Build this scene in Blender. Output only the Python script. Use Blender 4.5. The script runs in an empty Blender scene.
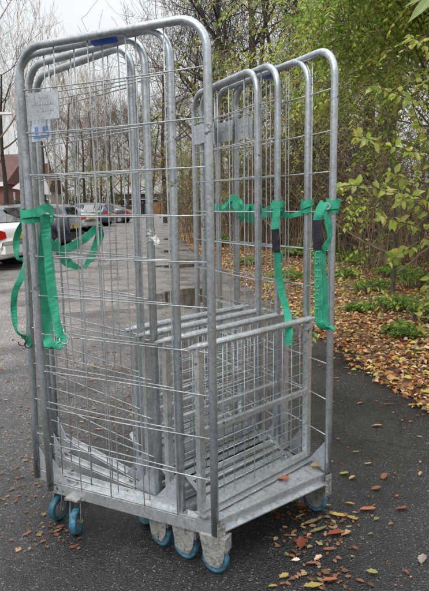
import bpy, math, random
from mathutils import Vector, Matrix
R = random.Random(7)
PI = math.pi
C = bpy.context.scene.collection
sc = bpy.context.scene

# ------------------------------------------------------------------ camera
F, PITCH, ROLL, CH = 566.8, math.radians(9.0757), math.radians(0.865), 1.2422
cp, sp, cr, sr = math.cos(PITCH), math.sin(PITCH), math.cos(ROLL), math.sin(ROLL)
vup = Vector((0, sp, cp)); fwd = Vector((0, cp, -sp)); xh = Vector((1, 0, 0))
RIGHT = xh * cr - vup * sr
UP = xh * sr + vup * cr
cam_d = bpy.data.cameras.new('camera'); cam = bpy.data.objects.new('camera', cam_d); C.objects.link(cam)
cam.matrix_world = Matrix(((RIGHT.x, UP.x, -fwd.x, 0), (RIGHT.y, UP.y, -fwd.y, 0), (RIGHT.z, UP.z, -fwd.z, CH), (0, 0, 0, 1)))
cam_d.sensor_fit = 'HORIZONTAL'; cam_d.sensor_width = 36; cam_d.lens = F / 429 * 36
cam_d.clip_start = 0.05; cam_d.clip_end = 1500
sc.camera = cam

def ray(px, py):
    return (RIGHT * ((px - 214.5) / F) + UP * ((295.5 - py) / F) + fwd)
def W(px, py, Y):
    d = ray(px, py); t = Y / d.y
    return Vector((0, 0, CH)) + d * t
def G(px, py, z=0.0):
    d = ray(px, py); t = (z - CH) / d.z
    return Vector((0, 0, CH)) + d * t

# ------------------------------------------------------------------ materials
MATS = {}
def mat(name):
    m = bpy.data.materials.new(name); m.use_nodes = True
    nt = m.node_tree; b = nt.nodes['Principled BSDF']
    MATS[name] = m
    return m, nt, b
def N(nt, t, **k):
    n = nt.nodes.new(t)
    for a, v in k.items(): setattr(n, a, v)
    return n
def ramp(nt, fac, stops, interp='LINEAR'):
    r = N(nt, 'ShaderNodeValToRGB'); r.color_ramp.interpolation = interp
    e = r.color_ramp.elements
    while len(e) < len(stops): e.new(0.5)
    for i, (p, c) in enumerate(stops):
        e[i].position = p; e[i].color = (*c, 1) if len(c) == 3 else c
    nt.links.new(fac, r.inputs[0]); return r
def noise(nt, scale, detail=4, rough=.5, src='Object', dist=0):
    tc = N(nt, 'ShaderNodeTexCoord'); n = N(nt, 'ShaderNodeTexNoise')
    n.inputs['Scale'].default_value = scale; n.inputs['Detail'].default_value = detail
    n.inputs['Roughness'].default_value = rough; n.inputs['Distortion'].default_value = dist
    nt.links.new(tc.outputs[src], n.inputs['Vector']); return n
def bump(nt, b, h, strength, dist=.01):
    bp = N(nt, 'ShaderNodeBump'); bp.inputs['Strength'].default_value = strength; bp.inputs['Distance'].default_value = dist
    nt.links.new(h, bp.inputs['Height']); nt.links.new(bp.outputs[0], b.inputs['Normal'])
def simple(name, col, rough=.5, metal=0., vary=.25, scale=8, bmp=0.0):
    m, nt, b = mat(name)
    n = noise(nt, scale, 5, .6)
    lo = tuple(c * (1 - vary) for c in col); hi = tuple(min(1, c * (1 + vary)) for c in col)
    r = ramp(nt, n.outputs['Fac'], [(.3, lo), (.7, hi)])
    nt.links.new(r.outputs[0], b.inputs['Base Color'])
    b.inputs['Roughness'].default_value = rough; b.inputs['Metallic'].default_value = metal
    if bmp: bump(nt, b, n.outputs['Fac'], bmp)
    return m

def galv(name, lo, hi, rough=.42, metal=.75, sc_=18):
    m, nt, b = mat(name)
    tc = N(nt, 'ShaderNodeTexCoord')
    v = N(nt, 'ShaderNodeTexVoronoi'); v.inputs['Scale'].default_value = 130
    nt.links.new(tc.outputs['Object'], v.inputs['Vector'])
    n = noise(nt, sc_, 6, .65)
    n2 = noise(nt, 3.5, 3, .6)
    mx = N(nt, 'ShaderNodeMix'); mx.data_type = 'FLOAT'; mx.inputs[0].default_value = .75
    sep = N(nt, 'ShaderNodeSeparateColor'); nt.links.new(v.outputs['Color'], sep.inputs[0])
    nt.links.new(sep.outputs[0], mx.inputs[2]); nt.links.new(n.outputs['Fac'], mx.inputs[3])
    r = ramp(nt, mx.outputs[0], [(.3, lo), (.62, hi)])
    mul = N(nt, 'ShaderNodeMix'); mul.data_type = 'RGBA'; mul.blend_type = 'MULTIPLY'; mul.inputs[0].default_value = .8
    r2 = ramp(nt, n2.outputs['Fac'], [(.33, (.60, .585, .56)), (.47, (.86, .86, .85)), (.62, (1, 1, 1))])
    nt.links.new(r.outputs[0], mul.inputs[6]); nt.links.new(r2.outputs[0], mul.inputs[7])
    n3 = noise(nt, 55, 4, .7); n4 = noise(nt, 7, 3, .6)
    m3 = N(nt, 'ShaderNodeMath', operation='MULTIPLY'); nt.links.new(n3.outputs['Fac'], m3.inputs[0]); nt.links.new(n4.outputs['Fac'], m3.inputs[1])
    r3 = ramp(nt, m3.outputs[0], [(.36, (0, 0, 0)), (.43, (1, 1, 1))])
    gr = N(nt, 'ShaderNodeMix'); gr.data_type = 'RGBA'; gr.inputs[7].default_value = (.10, .085, .065, 1)
    nt.links.new(r3.outputs[0], gr.inputs[0]); nt.links.new(mul.outputs[2], gr.inputs[6])
    nt.links.new(gr.outputs[2], b.inputs['Base Color'])
    rr = ramp(nt, n.outputs['Fac'], [(.3, (rough + .15,) * 3), (.7, (rough - .08,) * 3)])
    nt.links.new(rr.outputs[0], b.inputs['Roughness'])
    b.inputs['Metallic'].default_value = metal
    bump(nt, b, n.outputs['Fac'], .25, .002)
    return m
galv('galvanised', (.31, .335, .355), (.49, .525, .55), .33, .85)
galv('galvanised_bright', (.38, .40, .415), (.60, .625, .64), .34, .7, 24)
galv('galvanised_wire', (.34, .36, .37), (.52, .54, .55), .42, .6, 24)
galv('galvanised_plate', (.36, .39, .43), (.54, .58, .63), .48, .6, 9)
galv('galvanised_dull', (.15, .145, .135), (.36, .36, .35), .6, .35, 12)
simple('blue_tyre', (.03, .115, .175), .6, 0, .85, 45)
simple('blue_tyre_dark', (.02, .09, .13), .5, 0, .35, 40)
simple('blue_plastic', (.02, .085, .42), .35)
simple('black_rubber', (.012, .012, .013), .7)
simple('black_webbing', (.012, .013, .02), .8)
simple('rim_metal', (.45, .46, .47), .35, .6)
simple('paper_white', (.42, .46, .54), .6, 0, .3, 30)
simple('sticker_blue', (.09, .20, .46), .5, 0, .6, 90)
simple('tape_silver', (.42, .42, .42), .3, .6, .5, 120, .5)
simple('emboss_ink', (.33, .36, .39), .6)
simple('web_print', (.09, .36, .23), .8, 0, .5, 200)

# webbing
m, nt, b = mat('green_webbing')
n = noise(nt, 22, 6, .7)
tc = N(nt, 'ShaderNodeTexCoord'); wv = N(nt, 'ShaderNodeTexWave'); wv.inputs['Scale'].default_value = 260; wv.bands_direction = 'Z'
nt.links.new(tc.outputs['Object'], wv.inputs['Vector'])
r = ramp(nt, n.outputs['Fac'], [(.25, (.008, .20, .10)), (.5, (.015, .31, .18)), (.75, (.06, .43, .27))])
nt.links.new(r.outputs[0], b.inputs['Base Color']); b.inputs['Roughness'].default_value = .65
bump(nt, b, wv.outputs['Fac'], .4, .002)

# asphalt
m, nt, b = mat('asphalt')
tc = N(nt, 'ShaderNodeTexCoord')
v = N(nt, 'ShaderNodeTexVoronoi'); v.inputs['Scale'].default_value = 210
nt.links.new(tc.outputs['Object'], v.inputs['Vector'])
sep = N(nt, 'ShaderNodeSeparateColor'); nt.links.new(v.outputs['Color'], sep.inputs[0])
st = ramp(nt, sep.outputs[0], [(0, (.015, .015, .016)), (.5, (.038, .037, .037)), (.88, (.07, .068, .066)), (.96, (.12, .115, .11)), (1, (.40, .385, .36))])  # aggregate stones; the palest specks also paint in wet glints
v.location = (0, 0)
big = noise(nt, .45, 6, .6, dist=.4); big2 = noise(nt, 2.6, 6, .65)
# worn pale paving to the left, newer dark surface to the right
sx = N(nt, 'ShaderNodeSeparateXYZ'); nt.links.new(tc.outputs['Object'], sx.inputs[0])
ma = N(nt, 'ShaderNodeMath', operation='MULTIPLY_ADD'); ma.inputs[1].default_value = -.15; ma.inputs[2].default_value = .22
nt.links.new(sx.outputs[0], ma.inputs[0])
ya = N(nt, 'ShaderNodeMath', operation='MULTIPLY_ADD'); ya.inputs[1].default_value = .13; ya.inputs[2].default_value = -.36  # near paving darkened, far paled: cage shade and sky sheen put into the colour
nt.links.new(sx.outputs[1], ya.inputs[0])
yc = N(nt, 'ShaderNodeMath', operation='MINIMUM'); yc.inputs[1].default_value = .55; nt.links.new(ya.outputs[0], yc.inputs[0])
mb = N(nt, 'ShaderNodeMath', operation='ADD'); nt.links.new(ma.outputs[0], mb.inputs[0]); nt.links.new(yc.outputs[0], mb.inputs[1])
mc = N(nt, 'ShaderNodeMath', operation='ADD'); nt.links.new(mb.outputs[0], mc.inputs[0])
md = N(nt, 'ShaderNodeMath', operation='MULTIPLY_ADD'); md.inputs[1].default_value = 1.1; md.inputs[2].default_value = -.55
nt.links.new(big.outputs['Fac'], md.inputs[0]); nt.links.new(md.outputs[0], mc.inputs[1])
wear_and_shade = ramp(nt, mc.outputs[0], [(.15, (.50, .50, .51)), (.45, (1.4, 1.36, 1.34)), (.9, (3.9, 3.7, 3.6))])
mul = N(nt, 'ShaderNodeMix'); mul.data_type = 'RGBA'; mul.blend_type = 'MULTIPLY'; mul.inputs[0].default_value = 1; mul.clamp_result = False
nt.links.new(st.outputs[0], mul.inputs[6]); nt.links.new(wear_and_shade.outputs[0], mul.inputs[7])
pt = ramp(nt, big2.outputs['Fac'], [(.3, (.65, .65, .66)), (.65, (1.2, 1.18, 1.15))])
mul2 = N(nt, 'ShaderNodeMix'); mul2.data_type = 'RGBA'; mul2.blend_type = 'MULTIPLY'; mul2.inputs[0].default_value = 1
nt.links.new(mul.outputs[2], mul2.inputs[6]); nt.links.new(pt.outputs[0], mul2.inputs[7])
ck = N(nt, 'ShaderNodeTexVoronoi'); ck.feature = 'DISTANCE_TO_EDGE'; ck.inputs['Scale'].default_value = .55
wn = noise(nt, 1.8, 5, .6); wm_ = N(nt, 'ShaderNodeVectorMath', operation='MULTIPLY_ADD'); wm_.inputs[1].default_value = (.7, .7, 0)
nt.links.new(wn.outputs['Color'], wm_.inputs[0]); nt.links.new(tc.outputs['Object'], wm_.inputs[2]); nt.links.new(wm_.outputs[0], ck.inputs['Vector'])
ckr = ramp(nt, ck.outputs['Distance'], [(0, (.35, .34, .33)), (.004, (.7, .7, .7)), (.009, (1, 1, 1))])
dp = noise(nt, 1.1, 4, .6); dpr = ramp(nt, dp.outputs['Fac'], [(.38, (.55, .55, .56)), (.50, (1, 1, 1))])
mu3 = N(nt, 'ShaderNodeMix'); mu3.data_type = 'RGBA'; mu3.blend_type = 'MULTIPLY'; mu3.inputs[0].default_value = 1; nt.links.new(mul2.outputs[2], mu3.inputs[6]); nt.links.new(ckr.outputs[0], mu3.inputs[7])
mu4 = N(nt, 'ShaderNodeMix'); mu4.data_type = 'RGBA'; mu4.blend_type = 'MULTIPLY'; mu4.inputs[0].default_value = 1; nt.links.new(mu3.outputs[2], mu4.inputs[6]); nt.links.new(dpr.outputs[0], mu4.inputs[7])
nt.links.new(mu4.outputs[2], b.inputs['Base Color'])
rr = ramp(nt, big2.outputs['Fac'], [(.3, (.24,) * 3), (.7, (.46,) * 3)])
rm = N(nt, 'ShaderNodeMath', operation='MULTIPLY'); nt.links.new(rr.outputs[0], rm.inputs[0]); rd = ramp(nt, dp.outputs['Fac'], [(.38, (.6,) * 3), (.5, (1,) * 3)]); nt.links.new(rd.outputs[0], rm.inputs[1])
nt.links.new(rm.outputs[0], b.inputs['Roughness'])
bump(nt, b, v.outputs['Distance'], .8, .004)

# puddle water
m, nt, b = mat('puddle_water')
b.inputs['Base Color'].default_value = (.02, .018, .014, 1); b.inputs['Roughness'].default_value = .04
n = noise(nt, 6, 2, .5); bump(nt, b, n.outputs['Fac'], .08, .01)
a = N(nt, 'ShaderNodeAttribute'); a.attribute_name = 'edge'; n2 = noise(nt, 9, 5, .65)
ad = N(nt, 'ShaderNodeMath', operation='MULTIPLY_ADD'); ad.inputs[1].default_value = .9; nt.links.new(n2.outputs['Fac'], ad.inputs[0]); nt.links.new(a.outputs['Fac'], ad.inputs[2])
al = ramp(nt, ad.outputs[0], [(.48, (0, 0, 0)), (.72, (1, 1, 1))]); nt.links.new(al.outputs[0], b.inputs['Alpha'])
# damp rim
m, nt, b = mat('soil')
tc = N(nt, 'ShaderNodeTexCoord'); v = N(nt, 'ShaderNodeTexVoronoi'); v.inputs['Scale'].default_value = 26
nt.links.new(tc.outputs['Object'], v.inputs['Vector']); sep = N(nt, 'ShaderNodeSeparateColor'); nt.links.new(v.outputs['Color'], sep.inputs[0])
r = ramp(nt, sep.outputs[0], [(0, (.05, .03, .018)), (.25, (.12, .06, .03)), (.5, (.22, .12, .06)), (.7, (.09, .05, .03)), (.85, (.30, .19, .10)), (1, (.16, .12, .05))], 'CONSTANT')
nt.links.new(r.outputs[0], b.inputs['Base Color']); b.inputs['Roughness'].default_value = .85; bump(nt, b, v.outputs['Distance'], .8, .03)
simple('grass_ground', (.14, .10, .06), .95, 0, .5, 3, .8)

def attrmat(name, rough=.55, trans=.0, spec=.3):
    m, nt, b = mat(name)
    a = N(nt, 'ShaderNodeAttribute'); a.attribute_name = 'Col'
    nt.links.new(a.outputs['Color'], b.inputs['Base Color'])
    b.inputs['Roughness'].default_value = rough; b.inputs['Specular IOR Level'].default_value = spec
    if trans:
        t = N(nt, 'ShaderNodeBsdfTranslucent'); nt.links.new(a.outputs['Color'], t.inputs[0])
        mx = N(nt, 'ShaderNodeMixShader'); mx.inputs[0].default_value = trans
        nt.links.new(b.outputs[0], mx.inputs[1]); nt.links.new(t.outputs[0], mx.inputs[2])
        nt.links.new(mx.outputs[0], nt.nodes['Material Output'].inputs[0])
    return m
attrmat('leaf', .45, .5); attrmat('litter', .6, .1)
simple('bark', (.075, .06, .045), .9, 0, .5, 14, .8)
simple('bark_pale', (.13, .115, .09), .9, 0, .45, 10, .8)
simple('bark_dark', (.03, .026, .02), .9, 0, .5, 10, .8)
simple('twig', (.11, .085, .065), .85, 0, .4, 3)
simple('twig_tan', (.20, .145, .09), .85, 0, .4, 3)

# bricks, tiles
def bricks(name, c1, c2, mort, scale, w=.5, h=.25, rough=.8):
    m, nt, b = mat(name)
    tc = N(nt, 'ShaderNodeTexCoord'); mp = N(nt, 'ShaderNodeMapping')
    mp.inputs['Rotation'].default_value = (PI / 2, 0, 0)
    nt.links.new(tc.outputs['Object'], mp.inputs[0])
    br = N(nt, 'ShaderNodeTexBrick'); br.inputs['Scale'].default_value = scale
    br.inputs['Color1'].default_value = (*c1, 1); br.inputs['Color2'].default_value = (*c2, 1); br.inputs['Mortar'].default_value = (*mort, 1)
    br.inputs['Brick Width'].default_value = w; br.inputs['Row Height'].default_value = h; br.inputs['Mortar Size'].default_value = .02
    nt.links.new(mp.outputs[0], br.inputs['Vector']); nt.links.new(br.outputs[0], b.inputs['Base Color'])
    b.inputs['Roughness'].default_value = rough
bricks('brick', (.24, .075, .05), (.16, .05, .04), (.22, .19, .16), 2.2)
bricks('roof_tile', (.13, .055, .045), (.09, .04, .035), (.07, .03, .03), 1.6, .5, .5)
simple('white_paint', (.7, .69, .66), .5, 0, .1)
simple('render_pale', (.55, .5, .42), .8, 0, .12)
simple('dark_cladding', (.05, .055, .06), .6)
simple('wood_fence', (.30, .16, .08), .8, 0, .35, 2)
m, nt, b = mat('window_glass'); b.inputs['Base Color'].default_value = (.02, .025, .03, 1); b.inputs['Roughness'].default_value = .05
m, nt, b = mat('car_glass'); b.inputs['Base Color'].default_value = (.012, .014, .016, 1); b.inputs['Roughness'].default_value = .04
m, nt, b = mat('tail_light'); b.inputs['Base Color'].default_value = (.55, .015, .01, 1); b.inputs['Roughness'].default_value = .15
m, nt, b = mat('clear_light'); b.inputs['Base Color'].default_value = (.6, .6, .6, 1); b.inputs['Roughness'].default_value = .1
m, nt, b = mat('plate_yellow'); b.inputs['Base Color'].default_value = (.65, .45, .04, 1)
def paint(name, col):
    m, nt, b = mat(name)
    b.inputs['Base Color'].default_value = (*col, 1); b.inputs['Roughness'].default_value = .3
    b.inputs['Coat Weight'].default_value = 1; b.inputs['Coat Roughness'].default_value = .05
for nme, c in (('white', (.75, .75, .73)), ('navy', (.005, .010, .022)), ('black', (.012, .012, .014)), ('silver', (.42, .44, .45)), ('blue', (.010, .028, .06)), ('grey', (.05, .055, .06))):
    paint('paint_' + nme, c)
simple('cloth_dark', (.015, .015, .02), .9); simple('skin', (.45, .27, .2), .6); simple('hair', (.03, .02, .015), .8)
simple('lamp_metal', (.4, .42, .42), .5, .3)

# ------------------------------------------------------------------ mesh helpers
class MB:
    def __init__(s): s.v = []; s.f = []; s.c = []; s.mi = []; s.cur = 0; s.col = None
    def add(s, vs, fs):
        o = len(s.v); s.v.extend(vs)
        for f in fs:
            s.f.append(tuple(i + o for i in f)); s.mi.append(s.cur)
            if s.col: s.c.append(s.col)
    def box(s, c, size, ax=None):
        c = Vector(c); X, Y, Z = ax or (Vector((1, 0, 0)), Vector((0, 1, 0)), Vector((0, 0, 1)))
        a, b_, d = size[0] / 2, size[1] / 2, size[2] / 2
        vs = [c + X * (a * i) + Y * (b_ * j) + Z * (d * k) for i in (-1, 1) for j in (-1, 1) for k in (-1, 1)]
        s.add(vs, [(0, 1, 3, 2), (4, 6, 7, 5), (0, 4, 5, 1), (2, 3, 7, 6), (0, 2, 6, 4), (1, 5, 7, 3)])
    def beam(s, p, q, w, h):
        p, q = Vector(p), Vector(q); X = (q - p); L = X.length; X.normalize()
        Y = Vector((0, 0, 1)).cross(X)
        Y = Y.normalized() if Y.length > 1e-4 else Vector((0, 1, 0))
        Z = X.cross(Y); s.box((p + q) / 2, (L, w, h), (X, Y, Z))
    def tube(s, pts, r, n=8, cap=True, flat=1.0):
        pts = [Vector(p) for p in pts]
        rs = r if isinstance(r, (list, tuple)) else [r] * len(pts)
        t0 = (pts[1] - pts[0]).normalized()
        u = t0.cross(Vector((0, 0, 1)))
        if u.length < .05: u = t0.cross(Vector((1, 0, 0)))
        u.normalize(); vs = []
        for i, p in enumerate(pts):
            if i == 0: t = t0
            elif i == len(pts) - 1: t = (pts[i] - pts[i - 1]).normalized()
            else: t = ((pts[i + 1] - pts[i]).normalized() + (pts[i] - pts[i - 1]).normalized()).normalized()
            u = (u - t * u.dot(t)).normalized(); w = t.cross(u)
            for k in range(n):
                a = 2 * PI * k / n
                vs.append(p + u * (math.cos(a) * rs[i]) + w * (math.sin(a) * rs[i] * flat))
        fs = []
        for i in range(len(pts) - 1):
            for k in range(n):
                k2 = (k + 1) % n
                fs.append((i * n + k, i * n + k2, (i + 1) * n + k2, (i + 1) * n + k))
        if cap:
            fs.append(tuple(range(n - 1, -1, -1))); fs.append(tuple((len(pts) - 1) * n + k for k in range(n)))
        s.add(vs, fs)
    def prism(s, poly, off):
        n = len(poly); off = Vector(off)
        vs = [Vector(p) for p in poly] + [Vector(p) + off for p in poly]
        s.add(vs, [tuple(range(n - 1, -1, -1)), tuple(range(n, 2 * n))] + [(i, (i + 1) % n, n + (i + 1) % n, n + i) for i in range(n)])
    def cyl(s, c, axis, r, L, n=20):
        axis = Vector(axis).normalized(); c = Vector(c)
        s.tube([c - axis * L / 2, c + axis * L / 2], r, n)
    def lathe(s, c, axis, prof, n=24):     # prof: (offset along axis, radius)
        axis = Vector(axis).normalized(); c = Vector(c)
        u = axis.cross(Vector((0, 0, 1)));
        if u.length < .05: u = axis.cross(Vector((1, 0, 0)))
        u.normalize(); w = axis.cross(u); vs = []; m_ = len(prof)
        for (a, r) in prof:
            for k in range(n):
                t = 2 * PI * k / n; vs.append(c + axis * a + u * (math.cos(t) * r) + w * (math.sin(t) * r))
        fs = [(i * n + k, i * n + (k + 1) % n, ((i + 1) % m_) * n + (k + 1) % n, ((i + 1) % m_) * n + k) for i in range(m_) for k in range(n)]
        s.add(vs, fs)
    def ribbon(s, pts, wdirs, width, th=.0025):
        pts = [Vector(p) for p in pts]; n = len(pts); vs = []
        for i, p in enumerate(pts):
            t = (pts[min(i + 1, n - 1)] - pts[max(i - 1, 0)]).normalized()
            wd = Vector(wdirs[i] if isinstance(wdirs, list) else wdirs); wd = (wd - t * wd.dot(t)).normalized()
            nn = t.cross(wd).normalized(); w_ = width[i] if isinstance(width, (list, tuple)) else width
            k_ = .0022 * (math.sin(i * .55 + p.z * 9) + .5 * math.sin(i * 1.2 + p.x * 31)) if n > 12 else 0
            for a, b_ in ((-1, -1), (1, -1), (1, 1), (-1, 1)):
                vs.append(p + wd * (a * w_ / 2) + nn * (b_ * th / 2 + a * k_ + k_ * .5))
        fs = [(0, 1, 2, 3), ((n - 1) * 4 + 3, (n - 1) * 4 + 2, (n - 1) * 4 + 1, (n - 1) * 4)]
        for i in range(n - 1):
            for k in range(4):
                k2 = (k + 1) % 4; fs.append((i * 4 + k, i * 4 + k2, (i + 1) * 4 + k2, (i + 1) * 4 + k))
        s.add(vs, fs)
    def leaf(s, p, d, nrm, L, w, col, curl=.2, fold=.25):
        d = d.normalized(); sd = d.cross(nrm)
        if sd.length < 1e-3: sd = d.orthogonal()
        sd.normalize(); nn = sd.cross(d)
        a = p; m1 = p + d * (L * .35) + nn * (L * curl * .3); m2 = p + d * (L * .7) + nn * (L * curl * .25); e = p + d * L - nn * (L * curl * .4)
        h = nn * (w * fold)
        vs = [a, m1, m2, e, m1 + sd * (w * .5) + h, m2 + sd * (w * .38) + h, m1 - sd * (w * .5) + h, m2 - sd * (w * .38) + h]
        s.col = col
        s.add(vs, [(0, 4, 1), (4, 5, 2, 1), (5, 3, 2), (0, 1, 6), (1, 2, 7, 6), (2, 3, 7)])
    def leaf2(s, p, d, sd, L, w, col):
        s.col = col; m1 = p + d * (L * .45)
        s.add([p, m1 + sd * (w / 2), p + d * L, m1 - sd * (w / 2)], [(0, 1, 2, 3)])
    def build(s, name, mats, parent=None, smooth=False, loc=None):
        me = bpy.data.meshes.new(name)
        vs = s.v
        if loc is not None:
            loc = Vector(loc); vs = [Vector(v) - loc for v in vs]
        me.from_pydata([tuple(v) for v in vs], [], s.f)
        if isinstance(mats, str): mats = [mats]
        for m_ in mats: me.materials.append(MATS[m_])
        if len(mats) > 1: me.polygons.foreach_set('material_index', s.mi)
        if smooth: me.polygons.foreach_set('use_smooth', [True] * len(me.polygons))
        if s.c and len(s.c) == len(s.f):
            at = me.attributes.new('Col', 'FLOAT_COLOR', 'FACE')
            at.data.foreach_set('color', [x for c in s.c for x in (*c, 1)])
        me.update()
        o = bpy.data.objects.new(name, me); C.objects.link(o)
        if loc is not None: o.location = loc
        if parent is not None:
            o.parent = parent
            base = WORLD.get(parent.name, Vector((0, 0, 0)))
            if loc is None: loc = Vector((0, 0, 0))
            o.location = loc - base; WORLD[o.name] = loc
        else: WORLD[o.name] = loc if loc is not None else Vector((0, 0, 0))
        return o
WORLD = {}
def tag(o, label=None, cat=None, group=None, kind=None):
    if label: o['label'] = label
    if cat: o['category'] = cat
    if group: o['group'] = group
    if kind: o['kind'] = kind
    return o
def empty(name, loc=(0, 0, 0), rz=0):
    o = bpy.data.objects.new(name, None); C.objects.link(o); o.location = loc; o.rotation_euler = (0, 0, rz)
    o.empty_display_size = .1
    WORLD[o.name] = Vector(loc)
    return o
def copy_tree(o, parent=None):
    c = o.copy(); C.objects.link(c)
    if parent is not None: c.parent = parent
    for ch in list(o.children): copy_tree(ch, c)
    return c
def V3(p, z): return Vector((p[0], p[1], z))
def arc_path(A, B, H, r, base, n=7):
    """inverted U from A (ground xy) up, across, and down to B"""
    A2, B2 = Vector((*A, 0)), Vector((*B, 0)); d = (B2 - A2).normalized(); up = Vector((0, 0, 1))
    pts = [A2 + up * base]
    for z in (.4, .8, 1.2): pts.append(A2 + up * z)
    for i in range(n + 1):
        a = PI / 2 * i / n
        pts.append(A2 + up * (H - r) + d * (r * (1 - math.cos(a))) + up * (r * math.sin(a)))
    for i in range(n + 1):
        a = PI / 2 * i / n
        pts.append(B2 + up * (H - r) - d * (r * (1 - math.sin(a))) + up * (r * math.cos(a)))
    for z in (1.2, .8, .4): pts.append(B2 + up * z)
    pts.append(B2 + up * base)
    return pts

# ------------------------------------------------------------------ roll cages
PT = {1: dict(Lf=(-.010, 1.752), Rf=(.437, 2.10), Lr=(-.652, 2.074), Rr=(.114, 2.769)),
      2: dict(Lf=(-.126, 1.838), Rf=(.368, 2.243), Lr=(-.738, 2.185), Rr=(.027, 2.885)),
      3: dict(Lf=(-.214, 1.929), Rf=(.259, 2.31), Lr=(-.717, 2.327), Rr=(-.05, 2.914)),
      4: dict(Lf=(-.272, 2.028), Rf=(.186, 2.396), Lr=(-.752, 2.525), Rr=(-.09, 2.962))}
HT, PR, WR = 1.80, .0135, .0023
H0, SP = 1.647, .14508
def wall(root, A, B, k, side, inward, sleeve=False, plate=True, sticker=False, lean=0.0, sl=.5, mats=('galvanised',)):
    rr = random.Random(k * 10 + (side == 'R'))
    A, B = Vector((*A, 0)), Vector((*B, 0)); d = (B - A).normalized(); L = (B - A).length; up = Vector((0, 0, 1))
    mb = MB(); mb.tube(arc_path(A[:2], B[:2], HT - PR, .095, .150), PR, 12)
    # foot plates on the posts
    fr = mb.build('side_frame', mats[0], root, smooth=True)
    for p in fr.data.polygons:
        if len(p.vertices) > 4: p.use_smooth = False
    wm = MB(); nrm = inward
    def sag(t, amp, ph): return amp * math.sin(PI * t) * ph
    # horizontals
    for i in range(10):
        z = H0 - i * SP; ph = rr.uniform(-1, 1); pz = rr.uniform(-1, .3)
        pts = [A + d * (L * t) + up * (z + sag(t, .005, pz)) + nrm * sag(t, .010, ph) for t in [j / 6 for j in range(7)]]
        wm.tube(pts, WR, 6)
        for e_, s_ in ((A, 1), (B, -1)):      # weld beads where the wire meets the post
            q_ = e_ + up * z + d * (s_ * PR * .9); wm.tube([q_, q_ + d * (s_ * .003), q_ + d * (s_ * .008)], [.0036, .0034, .002], 6)
    # verticals
    nv = 4
    for j in range(nv):
        t = (j + 1) / (nv + 1) + rr.uniform(-.012, .012); ph = rr.uniform(-1, 1)
        pts = []
        for q in range(9):
            z = .15 + (HT - .02 - .15) * q / 8
            pts.append(A + d * (L * t + sag(q / 8, .006, ph)) + up * z + nrm * (.0045 + sag(q / 8, .006, rr.uniform(-.3, .3))))
        wm.tube(pts, WR, 6)
    wm.build('wire_mesh', 'galvanised_wire', fr, smooth=True)
    if lean:
        for o_ in (fr, fr.children[0]):
            for v_ in o_.data.vertices: v_.co.x += lean * max(0, (v_.co.z - .2) / 1.6) * min(1, max(0, (Vector((v_.co.x, v_.co.y, 0)) - A).dot(d) / L))
    if plate:
        pb = MB(); q0, q1 = L * .025, L * .215
        c = B - d * ((q0 + q1) / 2) + up * 1.588 + nrm * (-.007)
        pb.box(c, (q1 - q0, .0025, .092), (d, nrm, up)); pl = pb.build('label_plate', 'galvanised_plate', fr)
        pb = MB()
        for s_ in (0,):
            for row in range(3):
                for q in range(8):
                    if rr.random() < .2: continue
                    pb.box(c + d * (s_ * (q1 - q0) + (q - 3.5) * .0115) + up * (.03 - row * .022) - nrm * .0019, (.006 + rr.random() * .003, .001, .009), (d, nrm, up))
        pb.build('embossed_marks', 'emboss_ink', pl)
        if sticker:
            pb = MB(); cc = c - up * .060 + d * .0 - nrm * .003
            pb.box(cc, (.125, .0015, .060), (d, nrm, up)); pb.build('paper_label', 'paper_white', fr)
            pb = MB()
            for (x, z, w, h) in ((-.03, .012, .03, .022), (.0, -.012, .1, .012), (.028, .01, .018, .03), (-.045, -.004, .012, .02)):
                pb.box(cc + d * x + up * z - nrm * .0018, (w, .0012, h), (d, nrm, up))
            pb.build('printed_marks', 'sticker_blue', fr)
    if sleeve:
        pb = MB(); mid = A.lerp(B, sl) + up * (HT - PR)
        pb.tube([mid - d * .05, mid - d * .044, mid + d * .044, mid + d * .05], [PR + .002, PR + .007, PR + .007, PR + .002], 14)
        pb.build('handle_sleeve', 'blue_plastic', fr, smooth=True)
    return fr

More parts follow.
